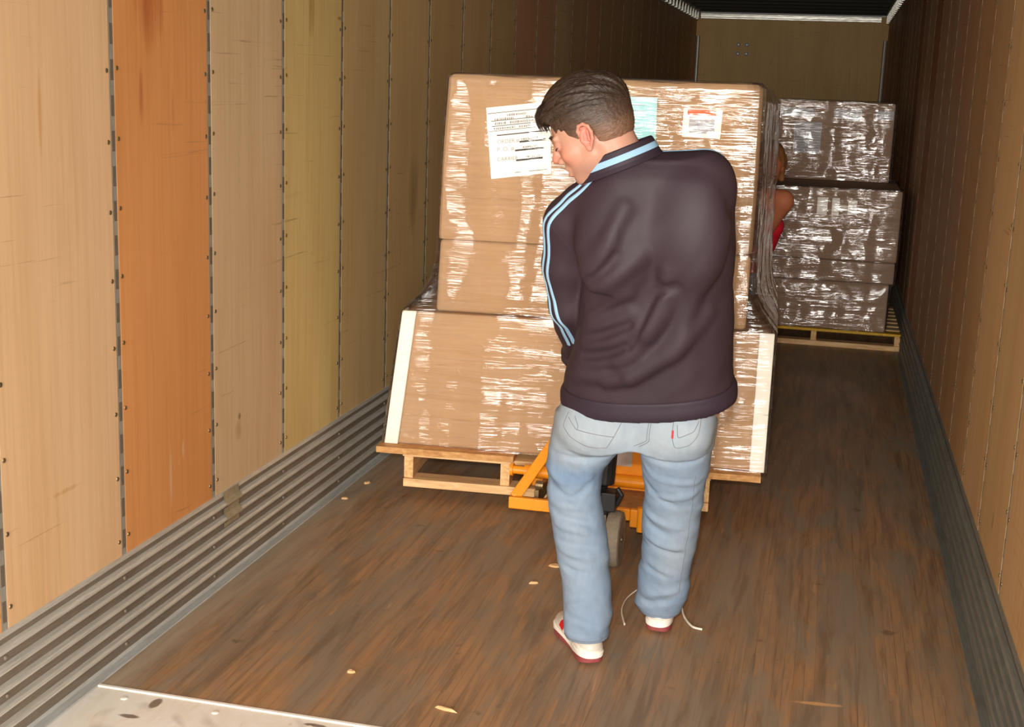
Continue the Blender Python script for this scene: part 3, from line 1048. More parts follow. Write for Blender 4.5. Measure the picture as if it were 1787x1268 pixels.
for pts in (((0.872, 4.762, 0.160), (0.97, 4.90, 0.325), (1.045, 5.005, 0.445)), ((1.50, 4.762, 0.160), (1.44, 4.88, 0.30), (1.375, 5.005, 0.445))):
    b = MB()
    for i in range(2):
        p, q_ = Vector(pts[i]), Vector(pts[i + 1])
        d = (q_ - p).normalized()
        sd = Vector((d.z, 0, -d.x)).normalized() * 0.021
        th = d.cross(sd).normalized() * 0.010
        q_ = q_ + d * 0.004
        b.hexa([p - sd - th, p + sd - th, p + sd + th, p - sd + th, q_ - sd - th, q_ + sd - th, q_ + sd + th, q_ - sd + th])
    jp(b, 'gusset_bar', MT['jack'], bevel=0.003)
b = MB()                                             # upright plate against the load
ol = [(1.03, 0.15), (1.46, 0.15), (1.44, 0.36), (1.40, 0.435), (1.32, 0.462), (1.14, 0.462), (1.06, 0.435), (1.03, 0.36)]
n = len(ol)
b.add([(x, 5.0, z) for x, z in ol] + [(x, 5.016, z) for x, z in ol],
      [tuple(range(n))[::-1], tuple(range(n, 2 * n))] + [(i, (i + 1) % n, n + (i + 1) % n, n + i) for i in range(n)])
upl = jp(b, 'upright_plate', MT['jack'], bevel=0.003)
b = MB()
b.box(1.225, 1.292, 4.9975, 4.9995, 0.262, 0.372)
s_ = jp(b, 'sticker', MT['sticker'])
b = MB()
b.tube([(0.86, 4.985, 0.205), (1.52, 4.985, 0.205)], 0.026, 16)
b.tube([(0.80, 4.985, 0.205), (0.86, 4.985, 0.205)], 0.017, 14)
b.tube([(0.80, 4.985, 0.205), (0.812, 4.985, 0.205)], 0.026, 14)
jp(b, 'torsion_shaft', MT['jack'])
for x in (0.95, 1.00, 1.46):
    b = MB()
    b.box(x - 0.009, x + 0.009, 4.80, 4.97, 0.125, 0.185)
    b.tube([(x - 0.016, 4.86, 0.19), (x + 0.016, 4.86, 0.19)], 0.018, 12)
    jp(b, 'lift_lever', MT['steel'], bevel=0.002)
for u in (0.56, 0.96):                                # forks run inside the pallet
    b = MB()
    c, s = math.cos(A), math.sin(A)

    def w(uu, vv, z):
        return (LO[0] + uu * c - vv * s, LO[1] + uu * s + vv * c, z)
    b.hexa([w(u, -0.06, 0.118), w(u + 0.15, -0.06, 0.118), w(u + 0.15, 1.05, 0.118), w(u, 1.05, 0.118),
            w(u, -0.06, 0.180), w(u + 0.15, -0.06, 0.180), w(u + 0.15, 1.05, 0.180), w(u, 1.05, 0.180)])
    fo = jp(b, 'fork', MT['jack'], bevel=0.006)
    for vv in (0.80, 0.90):
        b = MB()
        b.tube([w(u + 0.035, vv, 0.041), w(u + 0.115, vv, 0.041)], 0.040, 18)
        ro = b.build('load_roller', MT['black'], fo)
b = MB()                                             # pump: cylinder, spring, base block
b.tube([(1.235, 4.60, 0.20), (1.235, 4.60, 0.235)], 0.055, 20)
b.tube([(1.232, 4.60, 0.235), (1.232, 4.60, 0.30), (1.245, 4.60, 0.31), (1.25, 4.60, 0.47)], [0.024, 0.024, 0.040, 0.044], 16)
b.box(1.245, 1.300, 4.545, 4.62, 0.215, 0.285)
b.tube([(1.30, 4.575, 0.235), (1.318, 4.575, 0.275), (1.30, 4.575, 0.30)], 0.010, 10)
jp(b, 'pump', MT['black'], bevel=0.003)
b = MB()
sp_ = []
for i in range(150):
    a = i * 2 * math.pi / 15
    sp_.append((1.225 + 0.034 * math.cos(a), 4.60 + 0.034 * math.sin(a), 0.245 + i * 0.13 / 150))
b.tube(sp_, 0.0042, 6)
jp(b, 'spring', MT['black'], smooth=True)
b = MB()
b.tube([(1.235, 4.60, 0.09), (1.235, 4.60, 0.22)], 0.022, 14)
b.tube([(1.14, 4.575, 0.105), (1.33, 4.575, 0.105)], 0.011, 12)
b.box(1.205, 1.268, 4.55, 4.64, 0.150, 0.20)
jp(b, 'axle', MT['steel'])
for x in (1.170, 1.300):
    b = MB()
    prof = [(-0.026, 0.062), (-0.028, 0.090), (-0.024, 0.101), (-0.010, 0.105), (0.010, 0.105), (0.024, 0.101), (0.028, 0.090), (0.026, 0.062)]
    rows = [[(x + dx, 4.575 + rr * math.cos(t * 2 * math.pi / 40), 0.105 + rr * math.sin(t * 2 * math.pi / 40)) for t in range(40)] for dx, rr in prof]
    b.grid(rows, wrap=True)
    b.add(rows[0], [tuple(range(40))[::-1]])
    b.add(rows[-1], [tuple(range(40))])
    wh = jp(b, 'steering_wheel', MT['tyre'], smooth=False, bevel=0.0)
# drawbar up to the loop grip the man holds
GRIP = (1.375, 4.065, 0.90)
b = MB()
b.tube([(1.235, 4.60, 0.40), (1.245, 4.575, 0.46), (1.345, 4.17, 0.79)], [0.028, 0.022, 0.018], 14)
dw = jp(b, 'drawbar', MT['black'], smooth=True)
b = MB()
loop = [(1.345, 4.17, 0.79), (1.28, 4.14, 0.81), (1.215, 4.09, 0.865), (1.225, 4.067, 0.898), (1.28, 4.065, 0.90), (1.47, 4.065, 0.90), (1.525, 4.067, 0.898),
        (1.53, 4.09, 0.865), (1.42, 4.14, 0.81), (1.345, 4.17, 0.79)]
b.tube(loop, 0.013, 12)
jp(b, 'loop_grip', MT['black'], smooth=True)

# ================================================================= PEOPLE
# soft bodies are distance fields (round cones, ellipsoids, stacked slices) turned into one smooth skin
class Field:
    def __init__(self, xs, ys, zs):
        self.ax = [np.asarray(a, np.float32) for a in (xs, ys, zs)]
        self.F = np.full([len(a) for a in self.ax], 9.0, np.float32)

    def block(self, lo, hi, pad):
        sl = []
        for a, l, h in zip(self.ax, lo, hi):
            i0 = max(0, int(np.searchsorted(a, l - pad)) - 1)
            i1 = min(len(a), int(np.searchsorted(a, h + pad)) + 1)
            if i1 <= i0:
                return None
            sl.append(slice(i0, i1))
        return tuple(sl)

    def apply(self, prim, k=0.01, op='u', pad=None):
        fn, lo, hi = prim
        sl = self.block(lo, hi, (k + 0.02) if pad is None else pad)
        if sl is None:
            return self
        X, Y, Z = np.meshgrid(self.ax[0][sl[0]], self.ax[1][sl[1]], self.ax[2][sl[2]], indexing='ij')
        d = fn(X, Y, Z).astype(np.float32)
        a = self.F[sl]
        if op == 'u':
            h = np.clip(0.5 + 0.5 * (a - d) / k, 0, 1)
            r = a + (d - a) * h - k * h * (1 - h)
        elif op == 's':
            d = -d
            h = np.clip(0.5 - 0.5 * (a - d) / k, 0, 1)
            r = a + (d - a) * h + k * h * (1 - h)
        else:                                   # intersect
            h = np.clip(0.5 - 0.5 * (a - d) / k, 0, 1)
            r = a + (d - a) * h + k * h * (1 - h)
        self.F[sl] = r
        return self

    def displace(self, fn, band=0.03):
        idx = np.nonzero(np.abs(self.F) < band)
        x, y, z = [self.ax[i][idx[i]] for i in range(3)]
        self.F[idx] += fn(x, y, z).astype(np.float32)
        return self

    def sample(self, P):
        P = np.asarray(P, np.float64)
        t, ii = [], []
        for k in range(3):
            a = self.ax[k]
            i = np.clip(np.searchsorted(a, P[..., k]) - 1, 0, len(a) - 2)
            ii.append(i)
            t.append(np.clip((P[..., k] - a[i]) / (a[i + 1] - a[i]), 0, 1))
        r = 0
        for dx in (0, 1):
            for dy in (0, 1):
                for dz in (0, 1):
                    w_ = (t[0] if dx else 1 - t[0]) * (t[1] if dy else 1 - t[1]) * (t[2] if dz else 1 - t[2])
                    r = r + w_ * self.F[ii[0] + dx, ii[1] + dy, ii[2] + dz]
        return r

    def grad(self, P, e=0.004):
        g = np.stack([self.sample(P + np.eye(3)[k] * e) - self.sample(P - np.eye(3)[k] * e) for k in range(3)], -1)
        return g / (np.linalg.norm(g, axis=-1, keepdims=True) + 1e-9)

    def project(self, P, off=0.002, it=12):
        P = np.array(P, np.float64)
        for _ in range(it):
            d = self.sample(P) - off
            P = P - self.grad(P) * np.clip(d, -0.02, 0.02)[..., None] * 0.8
        return P

    def mesh(self, name, mats):
        F = self.F
        S = F < 0
        n = [d - 1 for d in F.shape]
        cnt = np.zeros(n, np.int8)
        cs = [(a, b, c) for a in (0, 1) for b in (0, 1) for c in (0, 1)]
        sl = lambda o: tuple(slice(o[k], o[k] + n[k]) for k in range(3))
        for c in cs:
            cnt += S[sl(c)]
        act = np.nonzero((cnt > 0) & (cnt < 8))
        m = len(act[0])
        idx = np.full(n, -1, np.int32)
        idx[act] = np.arange(m)
        acc = np.zeros((m, 3))
        num = np.zeros(m)
        I = np.stack(act, -1)
        for c in cs:
            for k in range(3):
                if c[k]:
                    continue
                d = list(c)
                d[k] = 1
                i0 = I + np.array(c)
                i1 = I + np.array(d)
                f0 = F[i0[:, 0], i0[:, 1], i0[:, 2]]
                f1 = F[i1[:, 0], i1[:, 1], i1[:, 2]]
                cr = (f0 < 0) != (f1 < 0)
                t = np.where(cr, f0 / np.where(f0 == f1, 1, f0 - f1), 0)
                p = np.stack([self.ax[q][i0[:, q]] * (1 - t) + self.ax[q][i1[:, q]] * t for q in range(3)], -1)
                acc[cr] += p[cr]
                num += cr
        V = acc / num[:, None]
        quads = []
        for k in range(3):
            o1 = [0, 0, 0]
            o1[k] = 1
            a = S[tuple(slice(0, F.shape[q] - o1[q]) for q in range(3))]
            b = S[tuple(slice(o1[q], None) for q in range(3))]
            e = np.stack(np.nonzero(a != b), -1)
            q1, q2 = [(1, 2), (2, 0), (0, 1)][k]
            ok = (e[:, q1] > 0) & (e[:, q2] > 0) & (e[:, q1] < n[q1]) & (e[:, q2] < n[q2]) & (e[:, k] < n[k])
            e = e[ok]
            ins = S[e[:, 0], e[:, 1], e[:, 2]]

            def g(d1, d2):
                j = e.copy()
                j[:, q1] += d1
                j[:, q2] += d2
                return idx[j[:, 0], j[:, 1], j[:, 2]]
            Q = np.stack([g(-1, -1), g(0, -1), g(0, 0), g(-1, 0)], -1)
            Q[~ins] = Q[~ins][:, ::-1]
            quads.append(Q)
        Q = np.concatenate(quads)
        Q = Q[(Q >= 0).all(1)]
        me = bpy.data.meshes.new(name)
        me.vertices.add(len(V))
        me.vertices.foreach_set('co', V.astype(np.float32).ravel())
        me.loops.add(len(Q) * 4)
        me.loops.foreach_set('vertex_index', Q.astype(np.int32).ravel())
        me.polygons.add(len(Q))
        me.polygons.foreach_set('loop_start', np.arange(0, len(Q) * 4, 4, dtype=np.int32))
        me.polygons.foreach_set('use_smooth', np.ones(len(Q), bool))
        for mt in (mats if isinstance(mats, (list, tuple)) else [mats]):
            me.materials.append(mt)
        me.update(calc_edges=True)
        me.validate()
        return me, V


def cone(a, b, ra, rb=None):
    rb = ra if rb is None else rb
    a, b = np.array(a, np.float64), np.array(b, np.float64)
    ab = b - a
    l2 = ab @ ab + 1e-12

    def fn(X, Y, Z):
        px, py, pz = X - a[0], Y - a[1], Z - a[2]
        t = np.clip((px * ab[0] + py * ab[1] + pz * ab[2]) / l2, 0, 1)
        return np.sqrt((px - t * ab[0]) ** 2 + (py - t * ab[1]) ** 2 + (pz - t * ab[2]) ** 2) - (ra + (rb - ra) * t)
    r = max(ra, rb)
    return fn, np.minimum(a, b) - r, np.maximum(a, b) + r


def ell(c, r, R=None):
    c, r = np.array(c, np.float64), np.array(r, np.float64)
    R = np.eye(3) if R is None else np.array(R)      # columns: local axes in world

    def fn(X, Y, Z):
        d = [X - c[0], Y - c[1], Z - c[2]]
        q = [(d[0] * R[0, k] + d[1] * R[1, k] + d[2] * R[2, k]) for k in range(3)]
        k0 = np.sqrt(sum((q[k] / r[k]) ** 2 for k in range(3)))
        k1 = np.sqrt(sum((q[k] / r[k] ** 2) ** 2 for k in range(3))) + 1e-9
        return k0 * (k0 - 1) / k1
    e = np.sqrt((R ** 2) @ (r ** 2))
    return fn, c - e, c + e


def slices(tab, p=2.3):
    """stack of horizontal super-ellipse slices: rows z, x0, x1, yc, ry"""
    tab = sorted(tab)
    zs = np.array([t[0] for t in tab])

    def fn(X, Y, Z):
        x0 = np.interp(Z, zs, [t[1] for t in tab])
        x1 = np.interp(Z, zs, [t[2] for t in tab])
        yc = np.interp(Z, zs, [t[3] for t in tab])
        ry = np.interp(Z, zs, [t[4] for t in tab])
        rx = (x1 - x0) / 2
        q = (np.abs((X - (x0 + x1) / 2) / rx) ** p + np.abs((Y - yc) / ry) ** p) ** (1 / p)
        d = (q - 1) * np.minimum(rx, ry)
        return np.maximum(d, np.maximum(zs[0] - Z, Z - zs[-1]))
    lo = np.array([min(t[1] for t in tab), min(t[3] - t[4] for t in tab), zs[0]])
    hi = np.array([max(t[2] for t in tab), max(t[3] + t[4] for t in tab), zs[-1]])
    return fn, lo, hi


def half(fnc, lo, hi):
    return fnc, np.array(lo), np.array(hi)


def axis(*segs):
    """segs: (start, end, step)"""
    out = []
    for a, b, h in segs:
        n = max(1, int(round((b - a) / h)))
        out += list(np.linspace(a, b, n, endpoint=False))
    out.append(segs[-1][1])
    return out


def obj_from(me, name, parent=None):
    o = bpy.data.objects.new(name, me)
    COL.objects.link(o)
    if parent:
        o.parent = parent
    return o


def smooth_mesh(me, it=2, lam=0.5):
    n = len(me.vertices)
    co = np.zeros(n * 3, np.float32)
    me.vertices.foreach_get('co', co)
    co = co.reshape(-1, 3)
    ed = np.zeros(len(me.edges) * 2, np.int32)
    me.edges.foreach_get('vertices', ed)
    ed = ed.reshape(-1, 2)
    deg = np.bincount(ed.ravel(), minlength=n)[:, None].astype(np.float32)
    for i in range(it * 2):
        s = np.zeros_like(co)
        np.add.at(s, ed[:, 0], co[ed[:, 1]])
        np.add.at(s, ed[:, 1], co[ed[:, 0]])
        co = co + (lam if i % 2 == 0 else -lam * 1.04) * (s / np.maximum(deg, 1) - co)
    me.vertices.foreach_set('co', co.ravel())
    me.update()
    return co


def ribbon(name, field, path, width, off, mat, parent, cross=None, n=80, rows=5, thick=0.0015):
    """flat band laid on a field's surface along a path of points"""
    P = np.array(path, np.float64)
    seg = np.r_[0, np.cumsum(np.linalg.norm(np.diff(P, axis=0), axis=1))]
    t = np.linspace(0, seg[-1], n)
    C = np.stack([np.interp(t, seg, P[:, k]) for k in range(3)], -1)
    for _ in range(6):
        C[1:-1] = (C[:-2] + C[2:] + 2 * C[1:-1]) / 4
    C = field.project(C, off)
    T = np.gradient(C, axis=0)
    T /= np.linalg.norm(T, axis=1, keepdims=True) + 1e-9
    Nn = field.grad(C)
    B = np.cross(T, Nn)
    B /= np.linalg.norm(B, axis=1, keepdims=True) + 1e-9
    G = []
    for j in range(rows):
        s = (j / (rows - 1) - 0.5) * width
        q = field.project(C + B * s, off if 0 < j < rows - 1 else off - thick * 1.5, 8)
        G.append(q)
    b = MB()
    b.grid(np.array(G).tolist())
    return b.build(name, mat, parent, smooth=True, recalc=False)


# ---------------------------------------------------------------- the man
# head frame: X forward (he looks left and down), Y his left, Z up
HC = np.array([1.330, 3.545, 1.596])                 # midpoint between the ears
pit = math.radians(24)
hx = np.array([-math.cos(pit), 0.05, -math.sin(pit)])
hx /= np.linalg.norm(hx)
hy = np.cross(np.array([0.0, 0.0, 1.0]), hx)
hy /= np.linalg.norm(hy)
hz = np.cross(hx, hy)
HR = np.stack([hx, hy, hz], 1)


def H(x, y, z):
    return HC + HR @ np.array([x, y, z])


def hc(a, b, ra, rb=None):
    return cone(H(*a), H(*b), ra, rb)


def he(c, r, rot=None):
    R = HR if rot is None else HR @ np.array(rot)
    return ell(H(*c), r, R)


def rotxyz(ax, ang):
    return np.array(Matrix.Rotation(ang, 3, ax))


fb = Field(axis((1.16, 1.24, 0.0026), (1.24, 1.50, 0.0026), (1.50, 1.78, 0.008)),
           axis((3.38, 3.66, 0.0026), (3.66, 3.94, 0.009), (3.94, 4.14, 0.003), (4.14, 4.36, 0.012)),
           axis((0.02, 0.82, 0.012), (0.82, 0.99, 0.003), (0.99, 1.43, 0.009), (1.43, 1.80, 0.0026)))
# trunk and legs (inside the clothes)
for a, b, ra, rb, k in (((1.36, 3.77, 0.84), (1.62, 3.77, 0.86), 0.10, 0.10, 0.05), ((1.48, 3.75, 0.90), (1.48, 3.62, 1.34), 0.125, 0.13, 0.08),
                        ((1.36, 3.61, 1.36), (1.61, 3.60, 1.44), 0.06, 0.06, 0.06),
                        ((1.33, 3.78, 0.76), (1.29, 3.80, 0.50), 0.075, 0.055, 0.04), ((1.29, 3.80, 0.50), (1.34, 3.80, 0.10), 0.05, 0.036, 0.03),
                        ((1.57, 3.80, 0.76), (1.58, 3.93, 0.47), 0.075, 0.055, 0.04), ((1.58, 3.93, 0.47), (1.54, 4.07, 0.10), 0.05, 0.036, 0.03),
                        ((1.34, 3.80, 0.10), (1.285, 3.91, 0.06), 0.034, 0.03, 0.02), ((1.54, 4.07, 0.10), (1.555, 4.20, 0.06), 0.034, 0.03, 0.02)):
    fb.apply(cone(a, b, ra, rb), k)
# arms
LSH, LEL, LWR = (1.268, 3.61, 1.36), (1.258, 3.70, 1.11), (1.256, 3.975, 0.905)
RSH, REL, RWR = (1.645, 3.60, 1.46), (1.655, 3.82, 1.18), (1.462, 3.985, 0.925)
for a, b, ra, rb in ((LSH, LEL, 0.046, 0.038), (LEL, LWR, 0.036, 0.027), (RSH, REL, 0.048, 0.040), (REL, RWR, 0.038, 0.027)):
    fb.apply(cone(a, b, ra, rb), 0.02)


def hand(cx, sgn, wrist):
    """palm over the grip, four fingers curled round it, thumb under; sgn: side of the thumb"""
    gy, gz = GRIP[1], GRIP[2]
    fb.apply(cone(wrist, (cx, gy - 0.055, gz + 0.022), 0.025, 0.024), 0.015)
    fb.apply(ell((cx, gy - 0.025, gz + 0.026), (0.040, 0.045, 0.0145)), 0.014)
    for i, (dx, ln, r) in enumerate(((-0.031, 0.88, 0.0082), (-0.010, 1.0, 0.0090), (0.011, 0.97, 0.0090), (0.032, 0.78, 0.0080))):
        x = cx + dx * (-sgn)
        p = [(x, gy - 0.004, gz + 0.028), (x, gy + 0.027 * ln, gz + 0.018), (x, gy + 0.026 * ln, gz - 0.012), (x, gy + 0.001, gz - 0.025)]
        for j in range(3):
            fb.apply(cone(p[j], p[j + 1], r * (1.06 - 0.09 * j), r * (0.98 - 0.09 * j)), 0.004)
    x = cx + sgn * 0.034
    p = [(x, gy - 0.055, gz + 0.012), (x + sgn * 0.010, gy - 0.026, gz - 0.014), (x + sgn * 0.004, gy + 0.004, gz - 0.026)]
    fb.apply(cone(p[0], p[1], 0.012, 0.010), 0.008)
    fb.apply(cone(p[1], p[2], 0.0100, 0.0085), 0.004)


hand(1.285, 1, LWR)
hand(1.450, -1, RWR)
# neck
fb.apply(cone((1.455, 3.565, 1.46), H(-0.050, 0, -0.010), 0.070, 0.062), 0.03)
fb.apply(cone((1.40, 3.60, 1.46), H(0.0, 0, -0.060), 0.055, 0.052), 0.03)
# head
fb.apply(he((-0.014, 0, 0.064), (0.108, 0.083, 0.098)), 0.02)
fb.apply(he((0.036, 0, 0.000), (0.060, 0.066, 0.094)), 0.03)
fb.apply(hc((-0.005, -0.052, -0.040), (0.050, -0.020, -0.085), 0.022, 0.021), 0.03)
fb.apply(hc((-0.005, 0.052, -0.040), (0.050, 0.020, -0.085), 0.022, 0.021), 0.03)
fb.apply(he((0.057, 0, -0.085), (0.020, 0.025, 0.019)), 0.02)
for s in (-1, 1):
    fb.apply(he((0.058, s * 0.048, -0.018), (0.024, 0.020, 0.020)), 0.02)
    fb.apply(he((0.098, s * 0.035, 0.014), (0.014, 0.021, 0.012)), 0.012, 's')
    fb.apply(he((0.080, s * 0.035, 0.013), (0.0165, 0.0165, 0.0150)), 0.004)
    fb.apply(hc((0.096, s * 0.014, 0.032), (0.084, s * 0.050, 0.034), 0.0085, 0.007), 0.012)
    fb.apply(he((0.096, s * 0.0145, -0.026), (0.0125, 0.0085, 0.0095)), 0.008)
    fb.apply(he((0.100, s * 0.008, -0.036), (0.006, 0.005, 0.006)), 0.004, 's')
fb.apply(hc((0.094, 0, 0.030), (0.1125, 0, -0.012), 0.0085, 0.0105), 0.012)
fb.apply(he((0.111, 0, -0.0165), (0.0125, 0.0125, 0.0110)), 0.008)
fb.apply(he((0.078, 0, -0.055), (0.016, 0.026, 0.020)), 0.014)
fb.apply(hc((0.088, -0.016, -0.0510), (0.088, 0.016, -0.0510), 0.0068), 0.006)
fb.apply(hc((0.083, -0.015, -0.0690), (0.083, 0.015, -0.0690), 0.0074), 0.006)
fb.apply(hc((0.094, -0.022, -0.0600), (0.094, 0.022, -0.0600), 0.0040), 0.003, 's')
fb.apply(hc((0.080, -0.014, -0.0800), (0.080, 0.014, -0.0800), 0.005), 0.008, 's')
# ears (rim, lobe, hollow)
for s in (-1, 1):
    rt = rotxyz('Y', -0.18) @ rotxyz('Z', s * 0.35)
    fb.apply(he((-0.008, s * 0.079, 0.008), (0.019, 0.009, 0.030), rt), 0.006)
    rim = [(0.010, 0.079, 0.010), (0.011, 0.082, 0.028), (0.003, 0.087, 0.040), (-0.011, 0.092, 0.041), (-0.023, 0.096, 0.031), (-0.027, 0.096, 0.014), (-0.023, 0.092, -0.003), (-0.013, 0.087, -0.018)]
    for a, b in zip(rim[:-1], rim[1:]):
        fb.apply(hc((a[0], s * a[1], a[2]), (b[0], s * b[1], b[2]), 0.0046), 0.003)
    fb.apply(he((-0.004, s * 0.083, -0.022), (0.0095, 0.006, 0.011)), 0.005)
    fb.apply(he((-0.006, s * 0.094, 0.008), (0.0105, 0.0095, 0.017), rt), 0.005, 's')
    fb.apply(he((0.007, s * 0.083, 0.002), (0.006, 0.006, 0.008)), 0.004)
    fb.apply(hc((-0.016, s * 0.088, 0.022), (-0.012, s * 0.088, -0.004), 0.0032), 0.003)
me, V = fb.mesh('person', MT['skin'])
V = smooth_mesh(me, 1)
Lc = (V - HC) @ HR                                   # vertices in the head frame
base = np.array(lin(186, 138, 116)[:3])
col = np.tile(base, (len(V), 1))


def blob(c, r, colr, amt):
    global col
    w_ = np.clip(1 - np.linalg.norm((Lc - np.array(c)) / np.array(r), axis=1), 0, 1)[:, None] * amt
    w_ = np.clip(w_, 0, 1)
    col = col * (1 - w_) + np.array(lin(*colr)[:3]) * w_


for s in (-1, 1):
    blob((0.06, s * 0.05, -0.02), (0.05, 0.04, 0.04), (206, 126, 104), 0.8)
    blob((-0.008, s * 0.09, 0.008), (0.035, 0.02, 0.05), (204, 116, 100), 1.2)
    blob((0.03, s * 0.05, -0.075), (0.06, 0.05, 0.035), (156, 114, 98), 1.0)
    blob((0.086, s * 0.035, 0.012), (0.02, 0.022, 0.014), (186, 120, 100), 0.9)
blob((0.113, 0, -0.018), (0.025, 0.03, 0.03), (206, 122, 102), 0.9)
blob((0.090, 0, -0.060), (0.014, 0.026, 0.018), (186, 92, 84), 1.8)
blob((0.07, 0, -0.095), (0.04, 0.05, 0.03), (160, 114, 98), 1.2)
set_tint(me, col)
man = obj_from(me, 'person')
tag(man, 'man seen from behind in dark tracksuit top and faded jeans, pulling the pallet jack', 'person')

# eyes and brows
for s in (-1, 1):
    b = MB()
    rows = []
    for i in range(7):
        th = math.pi * i / 6
        rows.append([tuple(H(0.0815 + 0.0120 * math.cos(th), s * 0.035 + 0.0125 * math.sin(th) * math.cos(q * math.pi / 6), 0.0085 + 0.0110 * math.sin(th) * math.sin(q * math.pi / 6))) for q in range(12)])
    b.grid(rows, wrap=True)
    b.build('eye', MT['eye'], man, smooth=True)
    b = MB()
    pts = [H(0.1035, s * 0.012, 0.038), H(0.1025, s * 0.026, 0.043), H(0.094, s * 0.042, 0.044), H(0.082, s * 0.054, 0.038)]
    b.tube(pts, [0.003, 0.0045, 0.0042, 0.002], 8, flat=0.6)
    b.build('eyebrow', MT['brow'], man, smooth=True)
    b = MB()
    pts = [H(0.0955, s * 0.024, 0.0085), H(0.0970, s * 0.034, 0.0060), H(0.0925, s * 0.046, 0.0075), H(0.085, s * 0.053, 0.010)]
    b.tube(pts, [0.001, 0.0022, 0.0024, 0.0008], 6)
    b.build('eyelash', MT['brow'], man, smooth=True)

# hair
fh = Field(axis((1.15, 1.50, 0.0026)), axis((3.42, 3.67, 0.0026)), axis((1.52, 1.83, 0.0026)))
fh.apply(he((-0.016, 0, 0.066), (0.1165, 0.0895, 0.1075)), 0.01)
fh.apply(he((0.016, 0, 0.100), (0.094, 0.074, 0.072)), 0.03)
fh.apply(he((-0.062, 0, 0.100), (0.066, 0.066, 0.060)), 0.03)
fh.apply(he((-0.060, 0, 0.020), (0.064, 0.076, 0.065)), 0.02)
fh.apply(hc((0.085, 0.045, 0.092), (0.088, -0.04, 0.098), 0.020, 0.022), 0.02)


def hairline(X, Y, Z):
    d = [X - HC[0], Y - HC[1], Z - HC[2]]
    x, y, z = [d[0] * HR[0, k] + d[1] * HR[1, k] + d[2] * HR[2, k] for k in range(3)]
    zm = np.interp(x, [-0.16, -0.12, -0.085, -0.045, -0.030, -0.022, 0.004, 0.012, 0.024, 0.031, 0.044, 0.062, 0.076, 0.088, 0.16],
                   [-0.070, -0.066, -0.060, -0.045, -0.015, 0.036, 0.042, 0.010, -0.010, 0.010, 0.034, 0.056, 0.050, 0.084, 0.092])
    zm = zm + 0.004 * np.sin(x * 420 + y * 90) + 0.003 * np.sin(x * 170)
    return (zm - z) * 0.8


fh.apply(half(hairline, (1.1, 3.3, 1.4), (1.6, 3.8, 1.9)), 0.006, 'i')


def hair_noise(x, y, z):
    P = np.stack([x, y, z], -1)
    L = (P - HC) @ HR
    a = np.arctan2(L[:, 1], L[:, 2] - 0.04)
    flow = L[:, 0] * 14 + 0.5 * np.sin(a * 3)
    top = np.clip((L[:, 2] - 0.05) / 0.06, 0, 1)
    g1 = vnoise(a * 13 + L[:, 0] * 16, flow, L[:, 1] * 6, 4)
    g2 = vnoise(a * 42 + L[:, 0] * 30, flow * 1.7, L[:, 1] * 9, 8)
    fine = vnoise(L[:, 0] * 70, L[:, 1] * 240, L[:, 2] * 200, 9)
    return -(g1 * 0.0050 + g2 * 0.0030) * top - fine * (0.0010 + 0.0004 * top) - 0.001


fh.displace(hair_noise)
me, V = fh.mesh('hair', MT['hair'])
L = (V - HC) @ HR
up = np.clip((L[:, 2] - 0.0) / 0.085, 0, 1)[:, None]
c0, c1 = np.array(lin(96, 74, 60)[:3]), np.array(lin(52, 38, 28)[:3])
low = np.clip(1 - (L[:, 2] + 0.040) / 0.075, 0, 1)[:, None] * 0.6
hcl = (c0 * (1 - up) + c1 * up) * (1 - low) + np.array(lin(160, 118, 94)[:3]) * low
set_tint(me, hcl)
hair = obj_from(me, 'hair', man)
# loose locks swept back over the top and falling on the forehead
b = MB()
rl = random.Random(5)
for i in range(150):
    y = rl.uniform(-0.066, 0.070)
    x0 = rl.uniform(-0.06, 0.085)
    ln = rl.uniform(0.05, 0.085)
    pts = []
    for j in range(6):
        t = j / 5
        x = x0 - ln * t
        zz = 0.066 + 0.112 * math.sqrt(max(0.02, 1 - ((x + 0.016) / 0.122) ** 2 - (y / 0.094) ** 2)) + 0.004 * math.sin(t * 3.1) - 0.004 * t
        pts.append(H(x, y + 0.012 * t + rl.uniform(-0.001, 0.001), zz))
    b.tube(pts, [0.0012, 0.0026, 0.003, 0.0026, 0.002, 0.0008], 5, flat=0.5)
for i in range(46):
    y = rl.uniform(-0.055, 0.058)
    k = rl.uniform(0.75, 1.1)
    pts = [H(0.074, y, 0.138), H(0.096, y + 0.004, 0.128), H(0.111, y + 0.006, 0.110), H(0.114 - 0.003 * (1 - k), y + 0.008, 0.110 - 0.028 * k), H(0.111, y + 0.012, 0.110 - 0.046 * k)]
    b.tube(pts, [0.0018, 0.0032, 0.003, 0.0018, 0.0005], 5, flat=0.6)
me = b.mesh('hair_locks', MT['hair'], True)
set_tint(me, np.tile(np.array(lin(52, 36, 26)[:3]), (len(me.vertices), 1)))
obj_from(me, 'hair_locks', hair)

